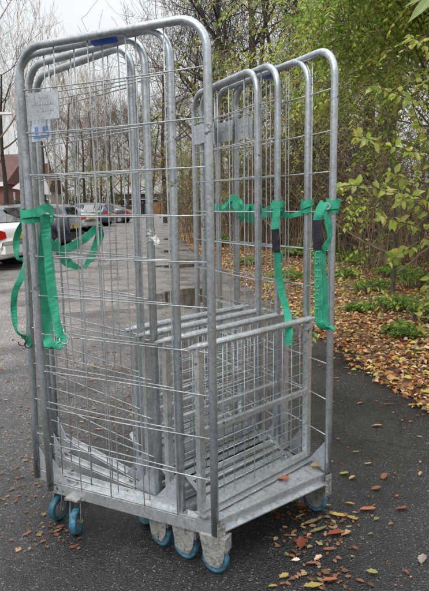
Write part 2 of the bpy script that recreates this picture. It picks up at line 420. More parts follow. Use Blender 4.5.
def wheel(root, c, ax, r=.05, w=.032, fork=True, mount_z=.14, plates=True, dark=False, swivel_dir=None):
    """castor: bracket > tyre, rim"""
    c = Vector(c); ax = Vector(ax).normalized(); up = Vector((0, 0, 1)); fw = ax.cross(up)
    b_ = MB()
    if plates:                                  # pressed housing plates either side
        for s_ in (-1, 1):
            o = ax * (s_ * (w / 2 + .006))
            poly = [c + o - fw * .05 + up * (mount_z - c.z), c + o + fw * .05 + up * (mount_z - c.z), c + o + fw * .032 + up * .0, c + o + fw * .012 - up * .018, c + o - fw * .02 - up * .018, c + o - fw * .04 + up * .015]
            b_.prism(poly, ax * (s_ * .003))
        b_.box(c + up * (mount_z - c.z - .002) , (.1, w + .02, .006), (fw, ax, up))
        b_.box(c - fw * .048 + up * ((mount_z - c.z) / 2 + .02), (.004, w + .012, mount_z - c.z - .045), (fw, ax, up))
    else:
        for s_ in (-1, 1):
            o = ax * (s_ * (w / 2 + .005))
            poly = [c + o - fw * .014 + up * .0, c + o + fw * .014, c + o + fw * .045 + up * (mount_z - c.z - .012), c + o + fw * .0 + up * (mount_z - c.z - .012)]
            b_.prism(poly, ax * (s_ * .003))
        b_.lathe(c + fw * .03 + up * (mount_z - c.z - .008), up, [(-.008, .001), (-.008, .028), (.008, .030), (.008, .001)], 16)
        b_.box(c + fw * .03 + up * (mount_z - c.z + .002), (.085, .075, .005), (fw, ax, up))
    b_.cyl(c, ax, .007, w + .026, 10)
    br = b_.build('castor_bracket', 'galvanised_dull', root)
    t = MB(); t.lathe(c, ax, [(-w / 2, r * .74), (-w / 2, r * .9), (-w * .34, r), (w * .34, r), (w / 2, r * .9), (w / 2, r * .74), (w*.3, r * .70), (-w*.3, r * .70)], 28)
    t.build('tyre', 'blue_tyre_dark' if dark else 'blue_tyre', br, smooth=True)
    h = MB(); h.lathe(c, ax, [(-w * .36, .001), (-w * .36, r * .4), (-w * .22, r * .72), (w * .22, r * .72), (w * .36, r * .4), (w * .36, .001)], 20)
    h.build('rim', 'rim_metal', br)

LABELS = {1: 'galvanised roll cage at the front of the nested row with fallen leaves on its step',
          2: 'second galvanised roll cage of the nested row, directly behind the front one',
          3: 'third galvanised roll cage of the nested row with crumpled silver tape on its post',
          4: 'rearmost galvanised roll cage of the nested row, pushed deepest into the others'}
GATE_H = .788
for k in (1, 2, 3, 4):
    P = {n: Vector((*v, 0)) for n, v in PT[k].items()}
    up = Vector((0, 0, 1))
    root = empty('roll_cage', (P['Lf'] + P['Rr']) / 2)
    tag(root, LABELS[k], 'roll cage', 'nested galvanised roll cages')
    dL = (P['Lr'] - P['Lf']).normalized(); dR = (P['Rr'] - P['Rf']).normalized(); dF = (P['Rf'] - P['Lf']).normalized()
    nF = Vector((-dF.y, dF.x, 0))
    if nF.dot(dL) < 0: nF = -nF
    inL = Vector((dL.y, -dL.x, 0)); inL = inL if inL.dot(dF) > 0 else -inL
    inR = Vector((dR.y, -dR.x, 0)); inR = inR if inR.dot(dF) < 0 else -inR
    wall(root, PT[k]['Lf'], PT[k]['Lr'], k, 'L', inL, sleeve=(k == 2), sticker=(k == 3), plate=(k != 2), lean={1: -.016, 2: .030}.get(k, 0), sl=.36)
    wall(root, PT[k]['Rf'], PT[k]['Rr'], k, 'R', -inR, sleeve=(k == 1), sl=.58)
    # base rails: upturned channels
    for a, b_, inn, nm in ((P['Lf'], P['Lr'], inL, 'L'), (P['Rf'], P['Rr'], inR, 'R')):
        mb = MB(); d = (b_ - a).normalized()
        a2, b2 = a + inn * .004, b_ + inn * .004
        mb.beam(a2 + up * .160, b2 + up * .160, .004, .042)
        mb.beam(a2 + inn * .016 + up * .1815, b2 + inn * .016 + up * .1815, .022, .004)
        mb.beam(a2 + inn * .012 + up * .139, b2 + inn * .012 + up * .139, .020, .004)
        mb.beam(a2 + inn * .028 + up * .187, b2 + inn * .028 + up * .187, .004, .012)
        o = mb.build('base_rail', 'galvanised_bright', root)
        mb = MB()
        z0 = .19
        if not (k == 1 and nm == 'L'):
            q = a + d * .016 + inn * .002
            mb.prism([q + up * z0, q + d * .115 + up * z0, q + up * (z0 + .125)], inn * .003)
            mb.build('gusset_plate', 'galvanised_plate', root); mb = MB()
        q = b_ - d * .016 + inn * .002
        mb.prism([q + up * z0, q - d * .075 + up * z0, q + up * (z0 + .09)], inn * .003)
        mb.build('gusset_plate', 'galvanised_plate', root)
    # front deck: ribbed step plate with folded edges
    a, b_ = P['Lf'] + dF * .014, P['Rf'] - dF * .014; mb = MB()
    DW = .125; L = (b_ - a).length
    a_in, b_in = a + nF * DW, b_ + nF * DW
    ax3 = (dF, nF, up); mid = (a + b_) / 2
    mb.box(mid + nF * (DW / 2) + up * .190, (L - .01, DW, .004), ax3)
    mb.box(mid + nF * .000 + up * .172, (L - .01, .004, .040), ax3)
    mb.box(mid - nF * .008 + up * .156, (L - .01, .018, .004), ax3)
    mb.box(mid + nF * DW + up * .172, (L - .01, .004, .038), ax3)
    for q in range(7):
        t = (q + .5) / 7 - .5
        mb.box(mid + dF * (t * L) + nF * (DW / 2) + up * .1932, (.010, DW * .8, .0025), ax3)
    dk = mb.build('deck_plate', 'galvanised_bright', root)
    # bolted end plates at the two front posts
    for e, s_ in ((P['Lf'], 1), (P['Rf'], -1)):
        mb = MB()
        c0 = e + dF * (.014 * s_) - nF * .016
        mb.box(c0 + up * .15, (.034, .003, .085), (dF, nF, up))
        for dz in (-.026, 0, .026):
            for dx in (-.009, .009): mb.cyl(c0 + dF * dx - nF * .003 + up * (.15 + dz), nF, .0042, .005, 6)
        mb.build('end_plate', 'galvanised_dull', root)
    # half height gate
    gl = P['Lf'] + dL * .058 + inL * .016; gr = P['Rf'] + dR * .125 + inR * .016
    gd = (gr - gl).normalized(); gn = Vector((-gd.y, gd.x, 0)); L = (gr - gl).length
    mb = MB(); zb = .225
    mb.tube([gl - gd * .012 + up * (GATE_H), gr + gd * .012 + up * (GATE_H)], .0125, 12)
    mb.box(gl + up * ((GATE_H + zb) / 2 - .008), (.022, .022, GATE_H - zb - .012), (gd, gn, up))
    mb.box(gr + up * ((GATE_H + zb) / 2 - .008), (.024, .024, GATE_H - zb - .012), (gd, gn, up))
    mb.box((gl + gr) / 2 + up * zb, (L + .02, .020, .020), (gd, gn, up))
    mb.box((gl + gr) / 2 + up * (zb - .024), (L + .02, .05, .006), (gd, gn, up))
    mb.box((gl + gr) / 2 + up * ((zb + GATE_H) / 2 - .012), (L - .022, .018, .018), (gd, gn, up))
    for e, s_ in ((gl, -1), (gr, 1)):
        mb.cyl(e + gd * (s_ * .02) + up * (GATE_H), gd, .008, .05, 8); mb.box(e + gd * (s_ * .01) + up * (GATE_H - .01), (.02, .034, .03), (gd, gn, up))
    gt = mb.build('half_gate', 'galvanised_bright', root)
    wm = MB(); rr = random.Random(k)
    nx, nz = 11, 13
    for i in range(1, nx):
        p = gl + gd * (L * i / nx) - gn * .003; wm.tube([p + up * zb, p + up * (zb + .25) + gn * rr.uniform(-.003, .003), p + up * GATE_H], .0018, 5)
    for i in range(1, nz):
        z = zb + (GATE_H - zb) * i / nz + rr.uniform(-.002, .002)
        wm.tube([gl + up * z + gn * .001, (gl + gr) / 2 + up * (z - .001) + gn * .001, gr + up * z + gn * .001], .0018, 5)
    wm.build('wire_grid', 'galvanised_wire', gt, smooth=True)
    # folded base platform: slatted panel tipped up behind the gate
    mb = MB(); pc = (gl + gr) / 2 + (dL + dR).normalized() * .05
    pd = (dL + dR).normalized()
    tiltv = (pd * .13 + up * .08); tn = tiltv.normalized()
    if k > 0:
        hw = L * .40
        for s_ in (-1, 1): mb.beam(pc + gd * (s_ * hw) + up * .21, pc + gd * (s_ * hw) + up * .21 + tiltv, .016, .012)
        for q in range(6):
            z = .05 + q / 6
            mb.box(pc + up * .21 + tiltv * (q / 5), (hw * 2, .018, .006), (gd, tn, gd.cross(tn)))
    mb.build('folded_shelf', 'galvanised', root)
    # wheels
    if k == 1: wp = [G(216, 571), G(315, 510), None, None]
    elif k == 2: wp = [G(187, 557), None, None, None]
    elif k == 3: wp = [G(162, 544), None, None, None]
    else: wp = [None] * 4
    if wp[0] is None: wp[0] = P['Lf'] + dF * .02 + nF * .05
    if wp[1] is None: wp[1] = P['Rf'] - dF * .035 + nF * .06
    wp[2] = G(77, 533) if k == 1 else (G(60, 519) if k == 2 else P['Lr'] - dL * .11 + inL * .04)
    wp[3] = P['Rr'] - dR * .11 + inR * .04
    wp = [Vector((p.x, p.y, 0)) for p in wp]
    axf = dF
    wheel(root, wp[0] + up * .048, -inL, .048, .028)
    wheel(root, wp[1] + up * .048, -inL, .048, .028)
    ang = {1: 174, 2: 150, 3: 20, 4: 50}[k]
    a3 = Vector((math.cos(math.radians(ang)), math.sin(math.radians(ang)), 0))
    wheel(root, wp[2] + up * .05, a3, .05, .028, plates=False, dark=(k == 2))
    wheel(root, wp[3] + up * .05, Vector((.6, .8, 0)), .05, .028, plates=False)
    # short outriggers that carry the rear castors
    for w_, e in ((wp[2], P['Lr']), (wp[3], P['Rr'])):
        mb = MB()
        dd = dL if e is P['Lr'] else dR
        t = (w_ - e).dot(-dd); near = e - dd * t
        mb.box(near.lerp(w_, .5) + up * .148, ((w_ - near).length + .05, .06, .006), ((w_ - near).normalized(), (w_ - near).normalized().cross(up), up))
        mb.build('castor_mount', 'galvanised_dull', root)

# ------------------------------------------------------------------ green straps
def spline(pts, n=6):
    out = []; P = [Vector(p) for p in pts]
    for i in range(len(P) - 1):
        p0, p1, p2, p3 = P[max(i - 1, 0)], P[i], P[i + 1], P[min(i + 2, len(P) - 1)]
        for k in range(n):
            t = k / n
            out.append(.5 * ((2 * p1) + (p2 - p0) * t + (2 * p0 - 5 * p1 + 4 * p2 - p3) * t * t + (3 * p1 - p0 - 3 * p2 + p3) * t ** 3))
    out.append(P[-1]); return out
def px_path(lst): return spline([W(*q) for q in lst])
def wrap(mb, c, r, z0, z1, n=18, sk=0, th=.003, rot=0):
    """band of webbing wound round a post"""
    for j in range(n + 1): pass
    pts = [Vector((c[0] + math.cos(2 * PI * j / n + rot) * r, c[1] + math.sin(2 * PI * j / n + rot) * r, (z0 + z1) / 2 + sk * math.sin(2 * PI * j / n))) for j in range(n + 1)]
    mb.ribbon(pts, Vector((0, 0, 1)), abs(z1 - z0), th)
def hook(mb, p, s=.02, d=Vector((1, 0, 0))):
    up = Vector((0, 0, 1)); pts = [p + d * (math.sin(a) * s) + up * (math.cos(a) * s - s) for a in [i * PI * 1.5 / 9 for i in range(10)]]
    mb.tube([p + up * s] + pts, .0022, 6)
X1 = Vector((1, 0, 0)); UPZ = Vector((0, 0, 1))
yl = 2.03
# strap round the left rear posts, long tail
lp = PT[1]['Lr']; lc = (lp[0] - .012, lp[1] + .015)
z = lambda py, Y, px=40: W(px, py, Y).z
st = empty('lashing_strap', (lc[0], lc[1], 1.2)); tag(st, 'green webbing strap wound round the left rear posts, long tail with hook hanging down', 'strap', 'green lashing straps on the roll cages')
mb = MB()
wrap(mb, lc, .036, z(222, yl), z(209, yl), sk=.004); wrap(mb, (lc[0] + .004, lc[1]), .041, z(219, yl), z(211, yl), rot=.7, sk=-.008)
mb.ribbon(px_path([(38, 212, 1.98), (46, 208, 1.99), (53, 212, 2.02), (50, 221, 2.04)]), UPZ, .03)
mb.ribbon(px_path([(45, 214, 2.0), (46, 235, 2.02), (49, 262, 2.03), (53, 300, 2.03), (58, 328, 2.02), (62, 338, 2.01), (57, 346, 2.0), (50, 349, 2.02)]), [X1 + Vector((0, .3 * math.sin(i * .5), 0)) for i in range(43)], .034)
mb.ribbon(px_path([(48, 216, 2.06), (44, 240, 2.10), (43, 270, 2.12), (45, 300, 2.12), (47, 330, 2.1), (49, 347, 2.06)]), X1 + Vector((0, .5, 0)), .036)
mb.build('webbing', 'green_webbing', st)
mb = MB(); hook(mb, W(64, 334, 2.0), .018); hook(mb, W(60, 342, 2.0), .014, -X1); mb.build('hook', 'rim_metal', st, smooth=True)
# outer loop
st = empty('strap_loop', (lc[0] - .07, lc[1] + .1, 1.0)); tag(st, 'green webbing loop hanging outside the left rear post with a wire hook at its bottom', 'strap', 'green lashing straps on the roll cages')
mb = MB()
mb.ribbon(px_path([(34, 214, 2.16), (24, 222, 2.2), (17, 236, 2.22), (17, 256, 2.22), (25, 262, 2.2), (22, 276, 2.18), (15, 292, 2.16), (14, 312, 2.16), (17, 331, 2.16), (26, 338, 2.16), (31, 345, 2.16)]), [X1 + Vector((0, .8 * math.sin(i * .22), 0)) for i in range(61)], .024)
mb.ribbon(px_path([(26, 222, 2.2), (27, 262, 2.2), (28, 300, 2.19), (28, 340, 2.18)]), X1, .014)
mb.build('webbing', 'green_webbing', st)
mb = MB(); hook(mb, W(22, 338, 2.15), .016); hook(mb, W(28, 341, 2.15), .014, -X1); mb.build('hook', 'black_rubber', st)
# inner loop between the nested left walls
st = empty('strap_loop', (-.6, 2.4, 1.1)); tag(st, 'green webbing loop slung inside the left wire walls above the pale road', 'strap', 'green lashing straps on the roll cages')
mb = MB()
mb.ribbon(px_path([(47, 226, 2.2), (52, 244, 2.26), (62, 250, 2.32), (76, 244, 2.36), (88, 236, 2.38), (97, 228, 2.4), (100, 234, 2.42), (96, 246, 2.42), (91, 257, 2.41), (84, 268, 2.40)]), [UPZ + X1 * (.0 if i < 30 else 1.4) for i in range(55)], [.034] * 24 + [.03] * 12 + [.036] * 14 + [.02] * 5)
mb.ribbon(px_path([(56, 240, 2.36), (60, 252, 2.38), (66, 261, 2.39), (74, 266, 2.4), (82, 268, 2.4)]), UPZ, [.04] * 16 + [.026] * 5 + [.014] * 4)
mb.build('webbing', 'green_webbing', st)
# long band across the right walls
st = empty('lashing_strap', (.0, 2.7, 1.2)); tag(st, 'green webbing strap knotted across the rear posts of the right wire walls', 'strap', 'green lashing straps on the roll cages')
mb = MB()
mb.ribbon(px_path([(213, 207, 2.86), (222, 208, 2.80), (232, 207, 2.70), (243, 208, 2.60), (252, 208, 2.50), (262, 209, 2.385)]), [UPZ + Vector((0, .2 * math.sin(i * .9), 0)) for i in range(31)], .034)
mb.ribbon(px_path([(222, 209, 2.74), (230, 201, 2.68), (236, 207, 2.62), (242, 213, 2.60), (249, 207, 2.5)]), [UPZ + Vector((.3 * math.sin(i * .9), .3 * math.sin(i * .7), 0)) for i in range(31)], .030)
mb.ribbon(px_path([(227, 204, 2.68), (232, 198, 2.66), (239, 202, 2.64), (241, 209, 2.62)]), UPZ + X1 * .5, .032)
mb.ribbon(px_path([(240, 213, 2.74), (250, 218, 2.70), (262, 214, 2.62), (272, 211, 2.5), (280, 212, 2.40)]), UPZ, .05)
mb.ribbon(px_path([(278, 211, 2.32), (288, 216, 2.31), (298, 214, 2.27), (309, 210, 2.22)]), UPZ, [.03 - .012 * math.sin(PI * i / 18) for i in range(19)])
c2 = PT[2]['Rf']; wrap(mb, c2, .020, z(216, 2.24), z(204, 2.24), sk=.006); wrap(mb, c2, .024, z(212, 2.24), z(206, 2.24), sk=-.01, rot=1)
mb.build('webbing', 'green_webbing', st)
def tail(name, lab, top, blk, rest, extra, Y, w, text=None, post=None):
    st = empty(name, W(top[0][0], top[0][1], Y)); tag(st, lab, 'strap', 'green lashing straps on the roll cages')
    mb = MB(); mb.ribbon(px_path([(x, y, yy) for x, y, yy in top]), X1, w)
    mb.ribbon(px_path(rest), [X1 + Vector((0, .35 * math.sin(i * .15), 0)) for i in range(200)], w)
    for e, ew in extra: mb.ribbon(px_path(e), X1 + Vector((0, .9, 0)), ew)
    if post: wrap(mb, post[0], .021, post[1], post[2], sk=.004); wrap(mb, post[0], .025, post[1] + .006, post[2] - .008, rot=.5, sk=-.006)
    mb.build('webbing', 'green_webbing', st)
    mb = MB(); mb.ribbon(px_path(blk), X1, w * 1.04, .006); mb.build('grip_cover', 'black_webbing', st)
    return st
c3 = PT[3]['Rf']
tail('lashing_strap', 'green webbing strap with black sleeve hanging over the half gates from the third right post',
     [(277, 206, 2.27), (276, 216, 2.26), (275, 230, 2.25)], [(275, 229, 2.247), (276, 240, 2.247), (276, 252, 2.247)],
     [(277, 251, 2.25), (278, 268, 2.25), (281, 290, 2.25), (287, 312, 2.20), (289, 330, 2.12), (288, 345, 2.10)],
     [([(278, 250, 2.26), (281, 256, 2.27), (280, 262, 2.27)], .02)], 2.25, .029, post=(c3, z(214, 2.3), z(204, 2.3)))
c1 = PT[1]['Rf']
s6 = tail('lashing_strap', 'printed green webbing strap with black sleeve hanging from the front right post',
     [(324, 202, 2.07), (319, 212, 2.055), (317, 222, 2.05)], [(317, 220, 2.047), (317.5, 235, 2.047), (317.5, 250, 2.047)],
     [(318, 249, 2.05), (318, 275, 2.05), (318.5, 300, 2.05), (319, 318, 2.05), (321, 325, 2.05), (328, 329, 2.06), (334, 327, 2.07)],
     [([(324, 210, 2.06), (328, 224, 2.07), (330, 238, 2.08), (326, 246, 2.07), (322, 250, 2.06)], .03), ([(323, 250, 2.07), (325, 285, 2.08), (325, 310, 2.08), (327, 328, 2.08)], .03)], 2.05, .030, post=(c1, z(212, 2.1, 325), z(199, 2.1, 325)))
mb = MB(); p = W(327, 206, 2.07)
mb.lathe(p, Vector((0, 1, 0)), [(-.003, .008), (-.003, .013), (.003, .013), (.003, .008)], 16); mb.build('buckle_ring', 'rim_metal', s6)
# printing on the strap
tx = bpy.data.curves.new('strap_print', 'FONT'); tx.body = 'US HORTIC'; tx.size = .026; tx.extrude = .0004
to = bpy.data.objects.new('strap_print', tx); C.objects.link(to)
dg = bpy.context.evaluated_depsgraph_get(); me = bpy.data.meshes.new_from_object(to.evaluated_get(dg)); bpy.data.objects.remove(to)
pt = W(314.3, 250, 2.044)
me.materials.clear(); me.materials.append(MATS['web_print'])
to = bpy.data.objects.new('strap_print', me); C.objects.link(to); to.parent = s6
to.matrix_parent_inverse = Matrix.Identity(4)
rot = Matrix(((0, 1, 0), (0, 0, -1), (-1, 0, 0))).to_4x4()     # text runs downward, faces the viewer
wid = max(v.co.x for v in me.vertices); sc_l = (W(316, 250, 2.05).z - W(316, 315, 2.05).z) / wid
to.matrix_basis = Matrix.Translation(pt - s6.location + Vector((.003, 0, 0))) @ rot @ Matrix.Diagonal((sc_l, 1, 1, 1))
# silver tape on the third left post
mb = MB(); c3l = PT[3]['Lf']; rr = random.Random(3)
for q in range(5):
    zz = W(149, 230 + q * 2.6, 1.93).z; wrap(mb, (c3l[0] + rr.uniform(-.002, .002), c3l[1]), .0142 + rr.random() * .002, zz - .004, zz + .005, sk=rr.uniform(-.006, .006), rot=rr.random() * 6, n=9)
mb.ribbon([Vector((c3l[0] + .012, c3l[1] - .015, W(149, 236, 1.93).z)), Vector((c3l[0] + .024, c3l[1] - .02, W(149, 241, 1.93).z)), Vector((c3l[0] + .02, c3l[1] - .022, W(149, 245, 1.93).z))], X1, .02)
tag(mb.build('tape_wrap', 'tape_silver', loc=(c3l[0], c3l[1], 1.1)), 'crumpled silver tape wound round an inner left cage post', 'tape')

# ------------------------------------------------------------------ ground
def sheet(name, poly, zf, m_, kind='structure', nsub=0):
    mb = MB(); mb.add([Vector((x, y, zf(x, y) if callable(zf) else zf)) for x, y in poly], [tuple(range(len(poly)))])
    o = mb.build(name, m_); o['kind'] = kind; return o
sheet('ground', [(-600, -20), (600, -20), (600, 1200), (-600, 1200)], -.012, 'grass_ground')
def edge_x(y):
    E = [(-5, 2.6), (2.0, 1.62), (3.4, 1.30), (4.0, 1.17), (5.3, 1.02), (8, .62), (11, .2), (15, -.42), (22, -1.2), (40, -2.7), (70, -4.6), (90, -6)]
    for (a, b_), (c_, d_) in zip(E, E[1:]):
        if y <= c_: return b_ + (d_ - b_) * (y - a) / (c_ - a)
    return E[-1][1]
ys = [-5, 0, 2, 3, 4, 5, 6, 8, 10, 12, 15, 18, 22, 30, 40, 55, 72]
sheet('road', [(-34, -5)] + [(edge_x(y) + .25, y) for y in ys] + [(-34, 72)], 0, 'asphalt')
# verge with gentle relief, a grid
def vz(x, y):
    d = x - edge_x(y)
    h = .012 + .05 * min(1, max(0, d / .5)) + .05 * max(0, d - .5)
    return h + .03 * min(1, max(0, d)) * (math.sin(x * 2.1 + y * 1.3) + math.sin(y * 1.7 - x)) * .7 if d > 0 else .006
mb = MB(); nx, ny = 40, 90; yv = [-4 + 76 * (j / ny) ** 1.5 for j in range(ny + 1)]
for j in range(ny + 1):
    for i in range(nx + 1):
        y = yv[j]; x = edge_x(y) + .04 * math.sin(y * 3) + 26 * (i / nx) ** 1.8; mb.v.append(Vector((x, y, vz(x, y) if i else .005)))
for j in range(ny):
    for i in range(nx):
        a = j * (nx + 1) + i; mb.f.append((a, a + 1, a + nx + 2, a + nx + 1)); mb.mi.append(0)
o = mb.build('verge', 'soil', smooth=True); o['kind'] = 'structure'
# puddles
def puddle(cx, cy, rx, ry, seed):
    r_ = random.Random(seed); ph = [r_.random() * 6 for _ in range(4)]; mb = MB(); n = 48; ring = []
    for i in range(n):
        a = 2 * PI * i / n; q = 1 + .18 * math.sin(2 * a + ph[0]) + .14 * math.sin(3 * a + ph[1]) + .08 * math.sin(5 * a + ph[2]) + .05 * math.sin(9 * a + ph[3])
        ring.append(Vector((cx + math.cos(a) * rx * 1.35 * q, cy + math.sin(a) * ry * 1.35 * q, .004)))
    mb.add(ring + [Vector((cx, cy, .004))], [(i, (i + 1) % n, n) for i in range(n)]); o = mb.build('puddle', 'puddle_water')
    at = o.data.attributes.new('edge', 'FLOAT', 'POINT'); at.data.foreach_set('value', [0.0] * n + [1.0]); o['kind'] = 'structure'
for i, (px, py, rx, ry) in enumerate(((181, 297, .38, .55), (178, 266, .36, .30), (172, 251, .3, .35), (173, 239, .35, .5))):
    g = G(px, py); puddle(g.x, g.y, rx, ry, i)

# ------------------------------------------------------------------ leaves
TAN = [(.46, .22, .08), (.52, .30, .13), (.55, .26, .09), (.34, .15, .06), (.25, .10, .045), (.55, .38, .22), (.48, .40, .14), (.16, .07, .035), (.60, .45, .30), (.40, .12, .04), (.52, .44, .10)]
def jit(c, r_, a=.25): k = 1 + r_.uniform(-a, a); return tuple(min(.9, x * k * (1 + r_.uniform(-.08, .08))) for x in c)
rl = random.Random(11)
def rdir(r_, tilt=.4):
    a = r_.random() * 2 * PI; return Vector((math.cos(a), math.sin(a), r_.uniform(-tilt, tilt) * .5))
def rnrm(r_, t=.5): return Vector((r_.uniform(-t, t), r_.uniform(-t, t), 1)).normalized()
mb = MB()
cnt = 0
while cnt < 44000:
    y = 2.6 + 22 * rl.random() ** 1.9; d = rl.random() ** 1.1 * (2.4 + y * .28) - .10
    if d < .0 and rl.random() < .5: continue
    x = edge_x(y) + d
    s_ = rl.uniform(.022, .062) * (1 + max(0, y - 8) * .03)
    mb.leaf(Vector((x, y, max(vz(x, y), .006) + rl.uniform(.002, .025))), rdir(rl), rnrm(rl, .6), s_, s_ * rl.uniform(.5, .8), jit(rl.choice(TAN), rl), rl.uniform(-.1, .5), rl.uniform(0, .35)); cnt += 1
tag(mb.build('leaf_litter', 'litter'), 'thick fallen leaves covering the verge', 'fallen leaves', kind='stuff')
# sparse small leaves and mush scattered over the paving
mb = MB()
for cx, cy, sx_, sy_, n_ in ((35, 395, .5, .5, 50), (12, 400, .3, .6, 50), (20, 450, .3, .4, 50), (12, 480, .15, .2, 50), (8, 500, .1, .1, 30), (50, 535, .08, .05, 45), (70, 300, 1.0, .8, 60), (100, 400, .35, .3, 130), (115, 420, .2, .2, 120), (90, 370, .3, .3, 60), (300, 330, .5, .6, 160), (320, 480, .15, .2, 26), (345, 345, .35, .6, 120), (180, 232, 1, 5, 120), (20, 275, 1.2, 1.4, 100), (8, 345, .5, .6, 50), (30, 262, 2, 2.2, 130), (400, 400, .2, .2, 30), (308, 540, .08, .06, 50), (325, 578, .07, .04, 40), (335, 520, .08, .04, 40), (285, 510, .08, .05, 40)):
    c_ = G(cx, cy)
    for _ in range(n_):
        x, y = rl.gauss(c_.x, sx_), rl.gauss(c_.y, sy_); s_ = rl.uniform(.010, .032) * (1 if c_.y < 4 else 1.7)
        mb.leaf(Vector((x, y, .003 + rl.random() * .004)), rdir(rl, .1), rnrm(rl, .15), s_, s_ * rl.uniform(.4, .8), jit(rl.choice([(.17, .08, .04), (.22, .12, .065), (.10, .055, .035), (.30, .21, .11), (.19, .07, .04)]), rl), rl.uniform(0, .15), rl.uniform(0, .1))
for _ in range(500):
    x, y = rl.uniform(-5, 1.3), 1.2 + 14 * rl.random(); s_ = rl.uniform(.008, .022)
    mb.leaf(Vector((x, y, .003)), rdir(rl, .1), rnrm(rl, .1), s_, s_ * .5, jit(rl.choice([(.3, .2, .12), (.4, .3, .2), (.2, .1, .05)]), rl), .05, .05)
tag(mb.build('leaf_scraps', 'litter'), 'small torn brown leaf scraps scattered over the asphalt', 'fallen leaves', kind='stuff')
r7 = random.Random(77)
for i in range(14):
    y = 3 + 7 * r7.random(); x = edge_x(y) + r7.uniform(-.1, 2.2); a = r7.random() * 6.28; L = r7.uniform(.15, .6); mb = MB(); p = Vector((x, y, max(vz(x, y), .0) + .03)); pts = [p]
    for q in range(4): a += r7.uniform(-.4, .4); p = p + Vector((math.cos(a) * L / 4, math.sin(a) * L / 4, r7.uniform(-.005, .015))); pts.append(p)
    mb.tube(pts, [.004, .0035, .003, .002, .001], 5)
    tag(mb.build('fallen_twig', 'twig', loc=(x, y, 0)), 'thin brown fallen twig lying in the leaf litter', 'twig', 'fallen twigs in the leaf litter')
# individual fallen leaves in the foreground
LF = [(368, 511, 20, 8, 'orange', 0), (301, 545, 10, 20, 'rust', 80), (384, 478, 10, 14, 'brown', 60), (376, 490, 14, 10, 'brown', 20), (324, 507, 18, 11, 'tan', -15), (338, 517, 18, 10, 'yellow', -25), (352, 520, 14, 12, 'yellow', -40), (311, 524, 20, 13, 'olive', 20), (318, 532, 26, 14, 'olive', 20), (336, 535, 24, 12, 'rust', 10), (330, 551, 17, 9, 'brown', 0), (312, 565, 14, 10, 'brown', 0), (330, 582, 20, 10, 'orange', 5), (312, 588, 22, 8, 'yellow', 0), (296, 562, 11, 8, 'cream', 0), (318, 560, 10, 12, 'pink', 40), (346, 535, 16, 9, 'tan', 30), (372, 574, 14, 10, 'olive', -20), (422, 561, 12, 16, 'grey', 60), (377, 427, 12, 5, 'tan', 0), (402, 510, 14, 9, 'rust', 10), (352, 479, 8, 10, 'tan', 40), (344, 475, 12, 7, 'yellow', 10), (415, 406, 18, 6, 'tan', 10), (284, 578, 14, 9, 'yellow', 20), (350, 505, 12, 6, 'yellow', -30), (300, 518, 14, 8, 'tan', 30), (294, 534, 12, 7, 'brown', 40), (389, 405, 10, 6, 'tan', 0), (356, 453, 9, 6, 'tan', 0), (360, 404, 8, 5, 'tan', 30), (420, 475, 10, 5, 'tan', 60), (273, 588, 12, 8, 'yellow', 0), (368, 465, 9, 8, 'tan', 10), (305, 508, 20, 8, 'brown', -10)]
LC = dict(orange=(.32, .12, .05), rust=(.20, .06, .03), brown=(.22, .09, .05), tan=(.38, .25, .13), yellow=(.32, .23, .07), olive=(.20, .19, .07), cream=(.62, .55, .45), pink=(.5, .32, .26), grey=(.25, .24, .2))
LTXT = dict(orange='bright orange', rust='rust red', brown='dark brown', tan='pale tan', yellow='yellow', olive='olive green', cream='cream coloured', pink='pinkish', grey='greyish curled')
seen = {}
rl = random.Random(5)
for (px, py, w_, h_, cn, ang) in LF + [(rl.uniform(270, 340) if rl.random() < .6 else rl.uniform(340, 429), rl.uniform(505, 591), rl.uniform(4, 9), 0, rl.choice(['tan', 'brown', 'brown', 'olive', 'yellow', 'rust']), rl.uniform(0, 180)) for _ in range(26)] + [(rl.uniform(335, 425), rl.uniform(395, 500), rl.uniform(3, 6), 0, rl.choice(['tan', 'brown', 'brown']), rl.uniform(0, 180)) for _ in range(9)]:
    g = G(px, py); dist = g.length; L = max(w_, h_ * 1.2) * dist / F * .84; mb = MB()
    a = math.radians(ang); d = Vector((math.cos(a), math.sin(a) * 1.2, .05)).normalized()
    col = jit(LC[cn], rl, .15); n_ = rnrm(rl, .25); p0 = g - d * L * .5 + UPZ * .006
    # fuller leaf: midrib with curled halves, serrated outline
    side = d.cross(n_).normalized(); K = 11; wv_ = L * rl.uniform(.38, .68)
    rows = []
    for q in range(K + 1):
        t = q / K; w2 = wv_ * (math.sin(PI * min(1, t * .95 + .02)) ** .7) * (1 + rl.uniform(-.32, .22)) * .5
        c_ = p0 + d * (L * t) + UPZ * (.25 * L * (t - .5) ** 2 * rl.uniform(.4, 1.2))
        rows.append([c_ + side * w2 + UPZ * (w2 * .5 + .001), c_, c_ - side * w2 + UPZ * (w2 * .3 + .001)])
    vs = [v_ for r_ in rows for v_ in r_]; fs = []
    for q in range(K):
        for c2_ in (0, 1): fs.append((q * 3 + c2_, q * 3 + c2_ + 1, q * 3 + c2_ + 4, q * 3 + c2_ + 3))
    mb.col = col; mb.add(vs, fs)
    mb.col = tuple(x * .6 for x in col); mb.tube([p0 - d * L * .22 + UPZ * .002, p0, p0 + d * L * .3], [.0008, .001, .0006], 4)
    o = mb.build('fallen_leaf', 'litter', loc=g)
    big = w_ > 15
    tag(o, f"{LTXT[cn]} fallen leaf lying on the dark asphalt, " + ('one of the larger ones' if big else 'one of the smaller ones'), 'leaf', 'fallen leaves scattered on the asphalt')
